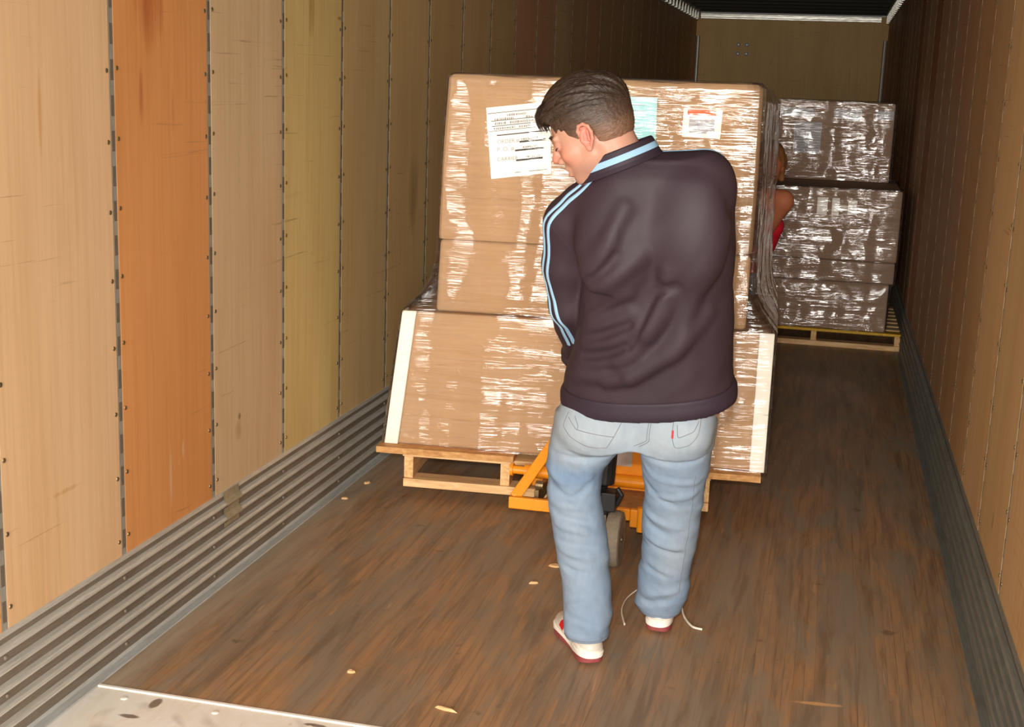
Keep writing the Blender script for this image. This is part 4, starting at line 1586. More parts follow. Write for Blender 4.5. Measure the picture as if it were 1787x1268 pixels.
# ---------------------------------------------------------------- jacket
fj = Field(axis((1.13, 1.82, 0.0055)), axis((3.40, 4.04, 0.0055)), axis((0.74, 1.64, 0.0055)))
T = []
for z, x0, x1 in ((0.74, 1.246, 1.752), (0.82, 1.246, 1.750), (0.87, 1.245, 1.748), (0.92, 1.257, 1.744), (0.986, 1.274, 1.742), (1.06, 1.284, 1.736), (1.139, 1.292, 1.731),
                  (1.226, 1.296, 1.726), (1.31, 1.284, 1.722), (1.38, 1.290, 1.716), (1.44, 1.310, 1.700), (1.50, 1.36, 1.660), (1.54, 1.40, 1.60)):
    yc = 3.765 - 0.27 * (z - 0.80)
    ry = float(np.interp(z, [0.74, 0.9, 1.1, 1.3, 1.42, 1.50, 1.54], [0.158, 0.155, 0.146, 0.142, 0.122, 0.085, 0.055]))
    T.append((z, x0, x1, yc, ry))
fj.apply(slices(T, 2.35), 0.01)
fj.apply(cone((1.44, 3.570, 1.475), (1.635, 3.575, 1.500), 0.082, 0.082), 0.05)
fj.apply(cone((1.40, 3.580, 1.445), (1.275, 3.60, 1.368), 0.074, 0.070), 0.05)
fj.apply(cone((1.43, 3.575, 1.45), (1.43, 3.570, 1.488), 0.088, 0.080), 0.04)
fj.apply(ell((1.41, 3.505, 1.33), (0.10, 0.05, 0.15)), 0.05)
fj.apply(ell((1.62, 3.500, 1.36), (0.09, 0.05, 0.14)), 0.05)
fj.apply(cone((1.370, 3.550, 1.450), (1.300, 3.565, 1.425), 0.048, 0.046), 0.035)
# sleeves
fj.apply(cone((1.272, 3.60, 1.36), (1.250, 3.645, 1.235), 0.072, 0.062), 0.03)
fj.apply(cone((1.250, 3.645, 1.235), (1.254, 3.70, 1.11), 0.062, 0.057), 0.02)
fj.apply(cone((1.254, 3.70, 1.11), (1.252, 3.925, 0.935), 0.057, 0.049), 0.02)
fj.apply(ell((1.246, 3.925, 0.925), (0.052, 0.052, 0.050)), 0.015)
fj.apply(cone((1.640, 3.590, 1.46), (1.648, 3.82, 1.18), 0.078, 0.066), 0.03)
fj.apply(cone((1.648, 3.82, 1.18), (1.475, 3.965, 0.94), 0.062, 0.046), 0.02)
# open the neck and cut the hem along the tilted waist
fj.apply(cone((1.425, 3.575, 1.50), (1.395, 3.565, 1.62), 0.070, 0.085), 0.006, 's')


def hemcut(X, Y, Z):
    zc = 0.803 + 0.0974 * (X - 1.47) + 0.30 * (Y - 3.62)
    return np.where((Y < 3.93), (zc - Z) * 0.95, -1.0)


fj.apply(half(hemcut, (1.1, 3.3, 0.7), (1.9, 3.93, 1.1)), 0.004, 'i', 0.0)


def polytube(pts, rs):
    segs = [(np.array(p), np.array(q) - np.array(p), r0, r1) for p, q, r0, r1 in zip(pts[:-1], pts[1:], rs[:-1], rs[1:])]
    P = np.array(pts)
    R = max(rs)

    def fn(X, Y, Z):
        d = None
        for a, ab, r0, r1 in segs:
            px, py, pz = X - a[0], Y - a[1], Z - a[2]
            t = np.clip((px * ab[0] + py * ab[1] + pz * ab[2]) / (ab @ ab + 1e-12), 0, 1)
            q = np.sqrt((px - t * ab[0]) ** 2 + (py - t * ab[1]) ** 2 + (pz - t * ab[2]) ** 2) - (r0 + (r1 - r0) * t)
            d = q if d is None else np.minimum(d, q)
        return d
    return fn, P.min(0) - R, P.max(0) + R


def fold(a, b, r, k=0.02, op='u', sag=0.0):
    """a soft ridge ('u') or furrow ('s') lying on the cloth between two points"""
    n = 13
    a, b = np.array(a, float), np.array(b, float)
    ts = np.linspace(0, 1, n)
    pts = [a * (1 - t) + b * t + np.array([0, 0, -sag * 4 * t * (1 - t)]) for t in ts]
    surf = fj.project(np.array(pts), 0.0)
    g = fj.grad(surf)
    env = np.sin(np.pi * np.clip(ts, 0, 1)) ** 0.7
    if op == 'u':
        dep = r * (1.0 - 0.55 * env)
    else:
        dep = -r * (0.95 - 0.60 * env)
    ctr = surf - g * dep[:, None]
    for _ in range(2):
        ctr[1:-1] = (ctr[:-2] + 2 * ctr[1:-1] + ctr[2:]) / 4
    fj.apply(polytube(list(ctr), [r] * n), k, op)


# pulls running from the left armpit across the back, and from the right shoulder down
for x0, z0, x1, z1, r, sg in ((1.305, 1.19, 1.40, 1.34, 0.016, 0.01), (1.32, 1.175, 1.47, 1.30, 0.015, 0.012), (1.305, 1.10, 1.45, 1.20, 0.015, 0.012),
                              (1.300, 1.055, 1.46, 1.13, 0.016, 0.012), (1.295, 1.01, 1.50, 1.09, 0.015, 0.014), (1.285, 0.955, 1.48, 1.01, 0.015, 0.01),
                              (1.275, 0.912, 1.46, 0.945, 0.013, 0.006), (1.44, 0.97, 1.60, 1.24, 0.018, 0.02), (1.50, 1.08, 1.63, 1.40, 0.020, 0.015),
                              (1.40, 0.90, 1.60, 1.08, 0.015, 0.02), (1.60, 1.00, 1.68, 1.38, 0.016, 0.0), (1.37, 1.25, 1.44, 1.42, 0.013, 0.0), (1.47, 0.93, 1.68, 1.14, 0.014, 0.02)):
    yy = 3.62 - 0.27 * ((z0 + z1) / 2 - 0.8)
    fold((x0, yy, z0), (x1, yy, z1), r, 0.030, 'u', sg)
for x0, z0, x1, z1, r in ((1.30, 1.13, 1.43, 1.19, 0.009), (1.30, 1.03, 1.46, 1.10, 0.009), (1.30, 0.985, 1.46, 1.03, 0.009), (1.325, 1.20, 1.42, 1.30, 0.009), (1.46, 1.03, 1.58, 1.26, 0.010)):
    yy = 3.62 - 0.27 * ((z0 + z1) / 2 - 0.8)
    fold((x0, yy, z0), (x1, yy, z1), r, 0.016, 's', 0.01)


def jnoise(x, y, z):
    a = vnoise((x * 0.8 - z * 0.6) * 15, y * 6, (x * 0.6 + z * 0.8) * 4.5, 21)
    b = vnoise((x * 0.9 - z * 0.4) * 34, y * 10, (x * 0.4 + z * 0.9) * 12, 22)
    zc = 0.803 + 0.0974 * (x - 1.47) + 0.30 * (y - 3.62)
    f = np.clip((z - zc - 0.05) / 0.05, 0.1, 1) * np.clip((1.50 - z) / 0.2, 0.25, 1)
    return -(a * 0.0055 + b * 0.0016) * f


fj.displace(jnoise)


def hemgroove(x, y, z):
    zc = 0.803 + 0.0974 * (x - 1.47) + 0.30 * (y - 3.62)
    t = (z - zc - 0.054) / 0.006
    return np.where(y < 3.92, 0.004 * np.exp(-t * t) - 0.002 * np.clip((zc + 0.054 - z) / 0.02, 0, 1), 0)


fj.displace(hemgroove)
me, V = fj.mesh('jacket', MT['knit'])
smooth_mesh(me, 1)
jacket = obj_from(me, 'jacket', man)
jacket['label'] = 'dark plum knitted tracksuit top'


# ribbed hem band
def ring_on(field, zfun, cx, cy, n=150, r=0.30, off=0.002):
    pts = []
    for i in range(n + 1):
        a = 2 * math.pi * i / n
        x, y = cx + 0.245 * math.cos(a), cy + 0.15 * math.sin(a)
        pts.append((x, y))
    return pts


G = []
ring = [(1.497 + 0.252 * math.copysign(abs(math.cos(a)) ** 0.85, math.cos(a)), 3.76 + 0.157 * math.copysign(abs(math.sin(a)) ** 0.85, math.sin(a))) for a in np.linspace(0, 2 * math.pi, 161)[:-1]]
for j, dz in enumerate((-0.003, 0.002, 0.015, 0.03, 0.043, 0.050, 0.053)):
    off = (0.000, 0.0042, 0.0045, 0.0045, 0.0045, 0.004, 0.0005)[j]
    P = np.array([(x, y, 0.803 + 0.0974 * (x - 1.47) + 0.30 * (y - 3.62) + 0.006 + dz) for x, y in ring])
    z_keep = P[:, 2].copy()
    Q = P.copy()
    Q[:, 2] = np.maximum(Q[:, 2], 0.803 + 0.0974 * (Q[:, 0] - 1.47) + 0.30 * (Q[:, 1] - 3.62) + 0.014)
    for _ in range(10):
        d = fj.sample(Q) - off
        g = fj.grad(Q)
        g[:, 2] = 0
        g /= np.linalg.norm(g, axis=1, keepdims=True) + 1e-9
        Q = Q - g * np.clip(d, -0.02, 0.02)[:, None] * 0.8
    Q[:, 2] = z_keep
    G.append(Q.tolist())
b = MB()
b.grid(G, wrap=True)
b.build('hem_band', MT['rib'], jacket, smooth=True, recalc=False)['label'] = 'darker ribbed hem band'

# stand-up collar with light blue stripes
cc = np.array([1.414, 3.560, 1.530])
cn = np.array([-0.40, -0.06, 0.92])
cn /= np.linalg.norm(cn)
ca = np.cross(np.array([0, 1.0, 0]), cn)
ca /= np.linalg.norm(ca)
cb = np.cross(cn, ca)
b = MB()
prof = [(-0.012, 0.012, 0), (0.000, 0.008, 0), (0.006, 0.008, 0), (0.010, 0.0085, 1), (0.0225, 0.007, 1), (0.0265, 0.006, 0), (0.040, 0.004, 0), (0.043, 0.001, 0), (0.040, -0.003, 0), (0.0, -0.003, 0)]
nc = 72
rows = []
for h, dr, mi in prof:
    rr = []
    for i in range(nc):
        a = 2 * math.pi * i / nc
        open_ = 0.92 + 0.08 * math.sin(a)
        p = cc + cn * (h + 0.004) + ca * (0.103 + 0.016 * max(0.0, -math.cos(a)) + dr - h * 0.10) * math.cos(a) + cb * (0.083 + dr - h * 0.10) * math.sin(a)
        rr.append(tuple(p))
    rows.append(rr)
for i in range(len(rows) - 1):
    b.grid([rows[i], rows[i + 1]], 1 if prof[i][2] == 1 else 0, wrap=True)
b.build('collar', [MT['rib'], MT['blue']], jacket, smooth=True)['label'] = 'dark stand-up collar with a light blue stripe'

# two light blue stripes over each shoulder and down the sleeve
inner = [(1.335, 3.535, 1.488), (1.300, 3.525, 1.468), (1.265, 3.525, 1.440), (1.225, 3.54, 1.400), (1.205, 3.565, 1.36), (1.196, 3.585, 1.31), (1.190, 3.605, 1.235), (1.199, 3.645, 1.16), (1.212, 3.665, 1.10), (1.232, 3.70, 1.04), (1.245, 3.80, 0.98)]
outer = [(1.335, 3.60, 1.505), (1.29, 3.59, 1.476), (1.245, 3.59, 1.436), (1.210, 3.60, 1.39), (1.194, 3.62, 1.33), (1.185, 3.65, 1.24), (1.190, 3.69, 1.16), (1.205, 3.72, 1.08), (1.222, 3.80, 1.02)]
outer = list(inner)
inner = [(x + 0.016, y_ - 0.022, z) for x, y_, z in inner]
for pth in (inner, outer):
    ribbon('sleeve_stripe', fj, pth, 0.0125, 0.0022, MT['blue'], jacket)['label'] = 'light blue sleeve stripe'
for pth in ([(1.515, 3.575, 1.57), (1.57, 3.575, 1.585), (1.64, 3.575, 1.585), (1.685, 3.60, 1.555), (1.712, 3.66, 1.45), (1.715, 3.74, 1.34)],
            [(1.515, 3.61, 1.57), (1.57, 3.62, 1.58), (1.64, 3.63, 1.575), (1.69, 3.67, 1.53), (1.71, 3.74, 1.42)]):
    ribbon('sleeve_stripe', fj, pth, 0.013, 0.0022, MT['blue'], jacket)['label'] = 'light blue sleeve stripe'
ribbon('armhole_seam', fj, [(1.212, 3.55, 1.385), (1.235, 3.53, 1.345), (1.265, 3.52, 1.30), (1.288, 3.53, 1.255)], 0.003, 0.0012, MT['rib'], jacket, n=40, rows=3)
# cuffs
for cx, cy, cz, dx, dy, dz, r in ((1.253, 3.955, 0.920, 0.02, 0.80, -0.45, 0.047), (1.470, 3.975, 0.935, -0.55, 0.47, -0.66, 0.044)):
    d = np.array([dx, dy, dz])
    d /= np.linalg.norm(d)
    a = np.cross(d, [0, 0, 1.0])
    a /= np.linalg.norm(a)
    c_ = np.cross(a, d)
    b = MB()
    rows = []
    for h, rr in ((-0.03, r), (-0.028, r + 0.003), (0.000, r + 0.001), (0.001, r + 0.0025), (0.006, r + 0.0025), (0.007, r + 0.001), (0.02, r - 0.004), (0.02, r - 0.012)):
        rows.append([tuple(np.array([cx, cy, cz]) + d * h + a * rr * math.cos(t) + c_ * rr * math.sin(t)) for t in np.linspace(0, 2 * math.pi, 33)[:-1]])
    for i in range(len(rows) - 1):
        b.grid([rows[i], rows[i + 1]], 1 if i in (3,) else 0, wrap=True)
    b.build('cuff', [MT['rib'], MT['blue']], jacket, smooth=True)

# ---------------------------------------------------------------- jeans
fq = Field(axis((1.16, 1.76, 0.0055)), axis((3.56, 4.24, 0.0055)), axis((0.02, 0.98, 0.0055)))
hips = [(0.70, 1.232, 1.692, 3.775, 0.118), (0.76, 1.224, 1.698, 3.775, 0.128), (0.83, 1.240, 1.704, 3.772, 0.130), (0.92, 1.265, 1.700, 3.755, 0.125)]
fq.apply(slices(hips, 2.5), 0.01)
fq.apply(ell((1.355, 3.690, 0.755), (0.105, 0.075, 0.085)), 0.05)
fq.apply(ell((1.585, 3.690, 0.770), (0.100, 0.075, 0.085)), 0.05)
lt = [(0.030, 1.283, 1.412, 3.776, 0.082), (0.05, 1.280, 1.414, 3.776, 0.082), (0.097, 1.272, 1.411, 3.776, 0.082), (0.137, 1.270, 1.420, 3.785, 0.078), (0.174, 1.265, 1.413, 3.79, 0.076), (0.212, 1.258, 1.408, 3.80, 0.074), (0.249, 1.251, 1.404, 3.80, 0.076),
      (0.306, 1.238, 1.400, 3.80, 0.080), (0.341, 1.229, 1.396, 3.80, 0.082), (0.38, 1.220, 1.390, 3.80, 0.082), (0.434, 1.210, 1.378, 3.80, 0.082), (0.489, 1.203, 1.365, 3.80, 0.082),
      (0.526, 1.199, 1.360, 3.80, 0.084), (0.56, 1.197, 1.361, 3.80, 0.088), (0.599, 1.196, 1.370, 3.795, 0.094), (0.639, 1.198, 1.398, 3.79, 0.102), (0.682, 1.203, 1.432, 3.785, 0.110), (0.72, 1.212, 1.462, 3.78, 0.118), (0.78, 1.222, 1.47, 3.775, 0.12)]
rt_ = [(0.042, 1.484, 1.590, 4.070, 0.064), (0.060, 1.470, 1.606, 4.068, 0.070), (0.085, 1.455, 1.618, 4.062, 0.076), (0.121, 1.461, 1.627, 4.050, 0.078), (0.192, 1.467, 1.634, 4.025, 0.078), (0.24, 1.471, 1.640, 4.006, 0.080), (0.285, 1.477, 1.644, 3.988, 0.082),
       (0.353, 1.477, 1.650, 3.960, 0.086), (0.40, 1.478, 1.656, 3.942, 0.088), (0.461, 1.480, 1.665, 3.918, 0.090), (0.547, 1.484, 1.675, 3.880, 0.096), (0.629, 1.477, 1.684, 3.842, 0.106), (0.692, 1.470, 1.692, 3.81, 0.116), (0.78, 1.466, 1.698, 3.785, 0.12)]
fq.apply(slices(lt, 2.2), 0.018)
fq.apply(slices(rt_, 2.2), 0.018)
fq_tmp = fj
fj = fq
# creases at the back of the knees, the calves and above the hems (viewed from behind)
back = lambda x, z, leg: (x, (3.80 - 0.085 if leg == 0 else 3.99 - 0.40 * (z - 0.285) - 0.085), z)
for leg, x0, z0, x1, z1, r, op in (
        (0, 1.205, 0.545, 1.29, 0.515, 0.010, 's'), (0, 1.29, 0.515, 1.36, 0.57, 0.009, 's'), (0, 1.21, 0.50, 1.35, 0.49, 0.012, 'u'), (0, 1.24, 0.46, 1.37, 0.44, 0.009, 's'),
        (0, 1.23, 0.43, 1.34, 0.415, 0.010, 'u'), (0, 1.25, 0.375, 1.38, 0.365, 0.009, 's'), (0, 1.25, 0.35, 1.36, 0.335, 0.010, 'u'), (0, 1.27, 0.29, 1.36, 0.28, 0.007, 's'),
        (0, 1.28, 0.14, 1.39, 0.115, 0.011, 's'), (0, 1.28, 0.17, 1.37, 0.20, 0.010, 'u'), (0, 1.275, 0.095, 1.39, 0.085, 0.010, 'u'), (0, 1.21, 0.60, 1.26, 0.56, 0.009, 'u'), (0, 1.33, 0.63, 1.36, 0.56, 0.009, 'u'),
        (1, 1.49, 0.56, 1.60, 0.50, 0.009, 's'), (1, 1.50, 0.62, 1.66, 0.585, 0.010, 'u'), (1, 1.485, 0.45, 1.60, 0.415, 0.010, 'u'), (1, 1.485, 0.42, 1.58, 0.385, 0.008, 's'),
        (1, 1.50, 0.345, 1.62, 0.31, 0.008, 's'), (1, 1.485, 0.36, 1.60, 0.335, 0.010, 'u'), (1, 1.49, 0.25, 1.58, 0.215, 0.007, 's'), (1, 1.49, 0.11, 1.58, 0.125, 0.010, 's'), (1, 1.48, 0.14, 1.60, 0.16, 0.010, 'u'),
        (1, 1.49, 0.68, 1.66, 0.685, 0.010, 's'), (1, 1.50, 0.53, 1.66, 0.545, 0.009, 'u'), (0, 1.24, 0.66, 1.42, 0.675, 0.008, 's')):
    fold(back(x0, z0, leg), back(x1, z1, leg), r, 0.014, op)
fj = fq_tmp


def qnoise(x, y, z):
    a = vnoise(x * 9, y * 9, z * 24 + x * 8, 31)
    b = vnoise(x * 24, y * 24, z * 60 + x * 22, 32)
    return -(a * 0.0042 + b * 0.0016) * np.clip((0.80 - z) / 0.15, 0.15, 1)


fq.displace(qnoise)
fq.apply(half(lambda X, Y, Z: (np.where(X < 1.44, 0.066, 0.050) + 0.15 * (np.where(X < 1.44, X - 1.34, 0)) * 0.1 - Z), (1.1, 3.5, 0.0), (1.8, 4.3, 0.09)), 0.004, 'i', 0.0)
me, V = fq.mesh('jeans', MT['denim'])
smooth_mesh(me, 1)
n = len(V)
f = 0.30 + 0.65 * np.clip((V[:, 2] - 0.62) / 0.12, 0, 1)
f += 0.35 * np.exp(-((V[:, 0] - 1.585) / 0.07) ** 2 - ((V[:, 2] - 0.30) / 0.2) ** 2) * (V[:, 1] < 3.98)
f += 0.25 * np.exp(-((V[:, 0] - 1.30) / 0.06) ** 2 - ((V[:, 2] - 0.36) / 0.25) ** 2) * (V[:, 1] < 3.80)
f -= 0.40 * np.exp(-((V[:, 0] - 1.30) / 0.08) ** 2 - ((V[:, 2] - 0.585) / 0.035) ** 2)
at = me.attributes.new('fade', 'FLOAT', 'POINT')
at.data.foreach_set('value', np.clip(f, 0, 1).astype(np.float32))
jeans = obj_from(me, 'jeans', man)
jeans['label'] = 'faded light blue jeans'


def seam(name, pts, w=0.0028, off=0.0016, mat='stitch', parent=None):
    return ribbon(name, fq, pts, w, off, MT[mat], parent or jeans, n=50, rows=3)


# back pockets, centre seam, yoke seams, side seams, hems
yb = 3.63
pk = seam('back_pocket', [(1.268, yb, 0.815), (1.255, yb, 0.765), (1.29, yb, 0.735), (1.345, yb, 0.715), (1.40, yb, 0.712)])
seam('pocket_stitch', [(1.40, yb, 0.712), (1.425, yb, 0.76), (1.445, yb, 0.80)], parent=pk)
seam('pocket_stitch', [(1.275, yb, 0.795), (1.315, yb, 0.758), (1.318, yb, 0.770), (1.30, yb, 0.80)], parent=pk)
seam('pocket_stitch', [(1.315, yb, 0.760), (1.42, yb, 0.748)], parent=pk)
pk = seam('back_pocket', [(1.590, yb, 0.815), (1.588, yb, 0.77), (1.597, yb, 0.735), (1.64, yb, 0.745), (1.668, yb, 0.775), (1.685, yb, 0.83)])
seam('pocket_stitch', [(1.60, yb, 0.80), (1.603, yb, 0.765), (1.65, yb, 0.785), (1.672, yb, 0.82)], parent=pk)
seam('red_tab', [(1.5895, yb, 0.785), (1.5895, yb, 0.765)], 0.006, 0.004, 'red_tag', pk)
seam('seam', [(1.520, yb, 0.80), (1.515, yb, 0.745), (1.475, yb, 0.712)])
seam('seam', [(1.527, yb, 0.80), (1.523, yb, 0.745), (1.49, yb, 0.715)])
seam('seam', [(1.685, 3.72, 0.60), (1.672, 3.80, 0.46), (1.65, 3.87, 0.32), (1.63, 3.95, 0.15)], 0.002)
for cx, cy, rx, ry, z in ((1.341, 3.776, 0.068, 0.082, 0.080), (1.537, 4.068, 0.066, 0.069, 0.066)):
    pts = [(cx + rx * math.cos(a), cy + ry * math.sin(a), z) for a in np.linspace(0, 2 * math.pi, 40)]
    seam('hem_stitch', pts, 0.002)

# ---------------------------------------------------------------- trainers
def shoe(loc, ang, lab, lift=0.0):
    ca_, sa_ = math.cos(ang), math.sin(ang)

    def Wp(x, y, z):
        """x forward from the heel, y to the left"""
        return np.array([loc[0] + x * ca_ - y * sa_, loc[1] + x * sa_ + y * ca_, z])
    R = np.array([[ca_, -sa_, 0], [sa_, ca_, 0], [0, 0, 1.0]])
    L_ = 0.305
    c = Wp(0.15, 0, 0.06)
    f_ = Field(axis((c[0] - 0.19, c[0] + 0.19, 0.003)), axis((c[1] - 0.19, c[1] + 0.19, 0.003)), axis((-0.004, 0.14, 0.003)))
    E = lambda x, y, z, rx, ry, rz, k=0.02, op='u': f_.apply(ell(Wp(x, y, z), (rx, ry, rz), R), k, op)
    E(0.046, 0, 0.046, 0.046, 0.041, 0.036)
    f_.apply(cone(Wp(0.072, 0, 0.060), Wp(0.092, 0, 0.082), 0.034, 0.034), 0.02)
    f_.apply(cone(Wp(0.10, 0, 0.075), Wp(0.20, 0.004, 0.050), 0.040, 0.036), 0.03)
    E(0.225, 0.006, 0.046, 0.078, 0.048, 0.030, 0.03)
    E(0.13, 0, 0.045, 0.10, 0.036, 0.030, 0.03)
    f_.apply(half(lambda X, Y, Z: 0.024 - Z, c - 0.3, c + 0.3), 0.003, 'i', 0)
    f_.apply(half(lambda X, Y, Z: Z - 0.102, c - 0.3, c + 0.3), 0.006, 'i', 0)
    me, V = f_.mesh('shoe', MT['shoe'])
    smooth_mesh(me, 1)
    Lx = (V - np.array([loc[0], loc[1], 0])) @ R
    colr = np.tile(np.array(lin(206, 196, 182)[:3]), (len(V), 1))
    wv = 0.046 + 0.010 * np.sin(Lx[:, 0] * 34)
    wht = (Lx[:, 2] < wv)
    colr[wht] = lin(236, 226, 212)[:3]
    red = (Lx[:, 0] > 0.075) & (Lx[:, 0] < 0.20) & (Lx[:, 2] > wv + 0.002) & (np.abs(Lx[:, 1]) > 0.014)
    colr[red] = lin(206, 28, 32)[:3]
    st = red & (np.abs(((Lx[:, 0] + 0.6 * Lx[:, 2]) % 0.055) - 0.027) < 0.007)
    colr[st] = lin(230, 220, 206)[:3]
    set_tint(me, colr)
    o = obj_from(me, 'shoe', man)
    o['label'] = lab
    ol = [(0.0, 0.0), (0.006, 0.027), (0.03, 0.042), (0.08, 0.041), (0.12, 0.035), (0.16, 0.040), (0.21, 0.053), (0.25, 0.054), (0.285, 0.040), (0.302, 0.012),
          (0.302, -0.012), (0.288, -0.034), (0.25, -0.046), (0.21, -0.046), (0.16, -0.036), (0.12, -0.032), (0.08, -0.038), (0.03, -0.040), (0.006, -0.026)]
    oa = np.array(ol + ol[:1])
    for _ in range(2):
        nxt = []
        for p_, q_ in zip(oa[:-1], oa[1:]):
            nxt += [p_ * 0.75 + q_ * 0.25, p_ * 0.25 + q_ * 0.75]
        oa = np.array(nxt + nxt[:1])
    ol = [tuple(p_) for p_ in oa[:-1]]
    def layer(nm, z0, z1, gx, mat, wave=0.0):
        b = MB()
        m_ = len(ol)
        rows = []
        for z, g in ((z0, gx - 0.004), (z0 + 0.003, gx), (z1 - 0.003, gx + 0.001), (z1, gx - 0.003)):
            row = []
            for x, y in ol:
                s = 1 + g / 0.05
                xx = 0.15 + (x - 0.15) * (1 + g / 0.15)
                zz = z
                if z0 < 0.005 and z < 0.006:
                    zz = z + 0.010 * max(0, (x - 0.24) / 0.06) ** 1.5 + 0.006 * max(0, (0.03 - x) / 0.03)
                if z1 < 0.03 and z > 0.012:
                    zz = z + 0.006 * math.sin(x * 34 + 0.6)
                if z0 > 0.008 and z < z0 + 0.004:
                    zz = z + 0.006 * math.sin(x * 34 + 0.6)
                row.append(tuple(Wp(xx, y * s, max(zz, 0.001))))
            rows.append(row)
        b.grid(rows, wrap=True)
        b.add(rows[0], [tuple(range(m_))[::-1]])
        b.add(rows[-1], [tuple(range(m_))])
        return b.build(nm, mat, o, smooth=False)
    layer('outsole', 0.001, 0.017, 0.000, MT['red_sole'])['label'] = 'dull red outsole'
    layer('midsole', 0.017, 0.040, 0.003, MT['white'])['label'] = 'white wavy midsole'
    b = MB()
    for i in range(5):
        x = 0.125 + i * 0.020
        z = 0.104 - i * 0.009
        b.tube([Wp(x, -0.022, z - 0.012), Wp(x + 0.004, 0, z + 0.006), Wp(x, 0.022, z - 0.012)], 0.003, 6)
    b.build('shoelace', MT['lace'], o, smooth=True)
    return o, Wp


MT['red_sole'] = simple('dull_red_rubber', lin(142, 66, 66), 0.7, 0, 0.15)
shL, _w = shoe((1.384, 3.698), math.radians(90 + 28), 'left trainer turned outwards, silver and white with red panels')
shR, _w = shoe((1.537, 4.000), math.radians(90 - 4), 'right trainer with its laces undone')
for pts in ([(1.530, 4.180, 0.095), (1.49, 4.24, 0.072), (1.455, 4.315, 0.038), (1.425, 4.315, 0.016), (1.402, 4.266, 0.006), (1.397, 4.20, 0.005), (1.403, 4.13, 0.005), (1.429, 4.03, 0.005)],
            [(1.560, 4.180, 0.095), (1.592, 4.235, 0.05), (1.597, 4.215, 0.012), (1.610, 4.165, 0.005), (1.632, 4.11, 0.005), (1.652, 4.082, 0.005), (1.680, 4.074, 0.005)]):
    cu = np.array(pts)
    b = MB()
    P = []
    for i in range(len(cu) - 1):
        for t in np.linspace(0, 1, 6)[:-1]:
            p0, p1, p2, p3 = cu[max(i - 1, 0)], cu[i], cu[i + 1], cu[min(i + 2, len(cu) - 1)]
            P.append(0.5 * (2 * p1 + (p2 - p0) * t + (2 * p0 - 5 * p1 + 4 * p2 - p3) * t * t + (3 * p1 - p0 - 3 * p2 + p3) * t ** 3))
    P.append(cu[-1])
    b.tube(P, 0.0038, 8, flat=0.6)
    b.build('shoelace', MT['lace'], shR, smooth=True)['label'] = 'loose white lace'

# ---------------------------------------------------------------- woman behind the big load, mostly hidden
WX, WY = 1.600, 6.86
fw_ = Field(axis((WX - 0.42, WX + 0.24, 0.006)), axis((6.36, 7.40, 0.006)), axis((0.0, 1.60, 0.006)))
hd = np.array([1.660, 6.72, 1.395])
for a, b, ra, rb, k in (((WX - 0.15 - 0.07, 7.10, 0.86), (WX - 0.15 + 0.07, 7.10, 0.86), 0.12, 0.12, 0.06), ((WX - 0.14, 7.08, 0.88), (WX - 0.02, 6.86, 1.17), 0.12, 0.12, 0.08),
                        ((WX - 0.12, 6.84, 1.21), (WX + 0.14, 6.84, 1.21), 0.055, 0.055, 0.05),
                        ((WX + 0.02, 6.82, 1.22), (hd[0], hd[1] + 0.03, hd[2] - 0.06), 0.055, 0.05, 0.03),
                        ((WX - 0.15 - 0.075, 7.10, 0.84), (WX - 0.15 - 0.08, 7.02, 0.46), 0.085, 0.06, 0.03), ((WX - 0.15 - 0.08, 7.02, 0.46), (WX - 0.15 - 0.08, 7.14, 0.09), 0.055, 0.04, 0.02),
                        ((WX - 0.15 + 0.075, 7.10, 0.84), (WX - 0.15 + 0.08, 7.16, 0.46), 0.085, 0.06, 0.03), ((WX - 0.15 + 0.08, 7.16, 0.46), (WX - 0.15 + 0.08, 7.32, 0.09), 0.055, 0.04, 0.02),
                        ((WX - 0.15 - 0.08, 7.14, 0.05), (WX - 0.15 - 0.08, 7.00, 0.035), 0.04, 0.035, 0.02), ((WX - 0.15 + 0.08, 7.32, 0.05), (WX - 0.15 + 0.08, 7.18, 0.035), 0.04, 0.035, 0.02),
                        ((WX + 0.120, 6.83, 1.18), (WX + 0.045, 6.64, 1.03), 0.056, 0.042, 0.03), ((WX + 0.045, 6.64, 1.03), (WX + 0.03, 6.46, 1.14), 0.040, 0.027, 0.02),
                        ((WX - 0.15, 6.82, 1.20), (WX - 0.19, 6.66, 1.02), 0.050, 0.040, 0.03), ((WX - 0.19, 6.66, 1.02), (WX - 0.13, 6.46, 1.14), 0.040, 0.027, 0.02)):
    fw_.apply(cone(a, b, ra, rb), k)
for cx in (WX + 0.03, WX - 0.13):                      # hands flat on the back of the load
    fw_.apply(ell((cx, 6.425, 1.175), (0.036, 0.014, 0.042)), 0.012)
    for i, (dx, ln) in enumerate(((-0.026, 0.055), (-0.009, 0.066), (0.009, 0.062), (0.026, 0.048))):
        fw_.apply(cone((cx + dx, 6.415, 1.20), (cx + dx * 1.25, 6.408, 1.20 + ln), 0.0085, 0.007), 0.004)
    fw_.apply(cone((cx - 0.03, 6.425, 1.165), (cx - 0.062, 6.412, 1.20), 0.010, 0.008), 0.006)
fw_.apply(ell(hd, (0.068, 0.085, 0.098)), 0.02)
fw_.apply(ell(hd + (0, -0.045, -0.045), (0.052, 0.045, 0.062)), 0.02)
fw_.apply(cone(hd + (0, -0.085, 0.0), hd + (0, -0.103, -0.03), 0.009, 0.012), 0.008)
for s in (-1, 1):
    fw_.apply(ell(hd + (s * 0.030, -0.088, 0.006), (0.016, 0.010, 0.010)), 0.008, 's')
    fw_.apply(ell(hd + (s * 0.068, 0.0, -0.01), (0.008, 0.016, 0.026)), 0.006)
fw_.apply(cone(hd + (-0.016, -0.092, -0.062), hd + (0.016, -0.092, -0.062), 0.006), 0.006)
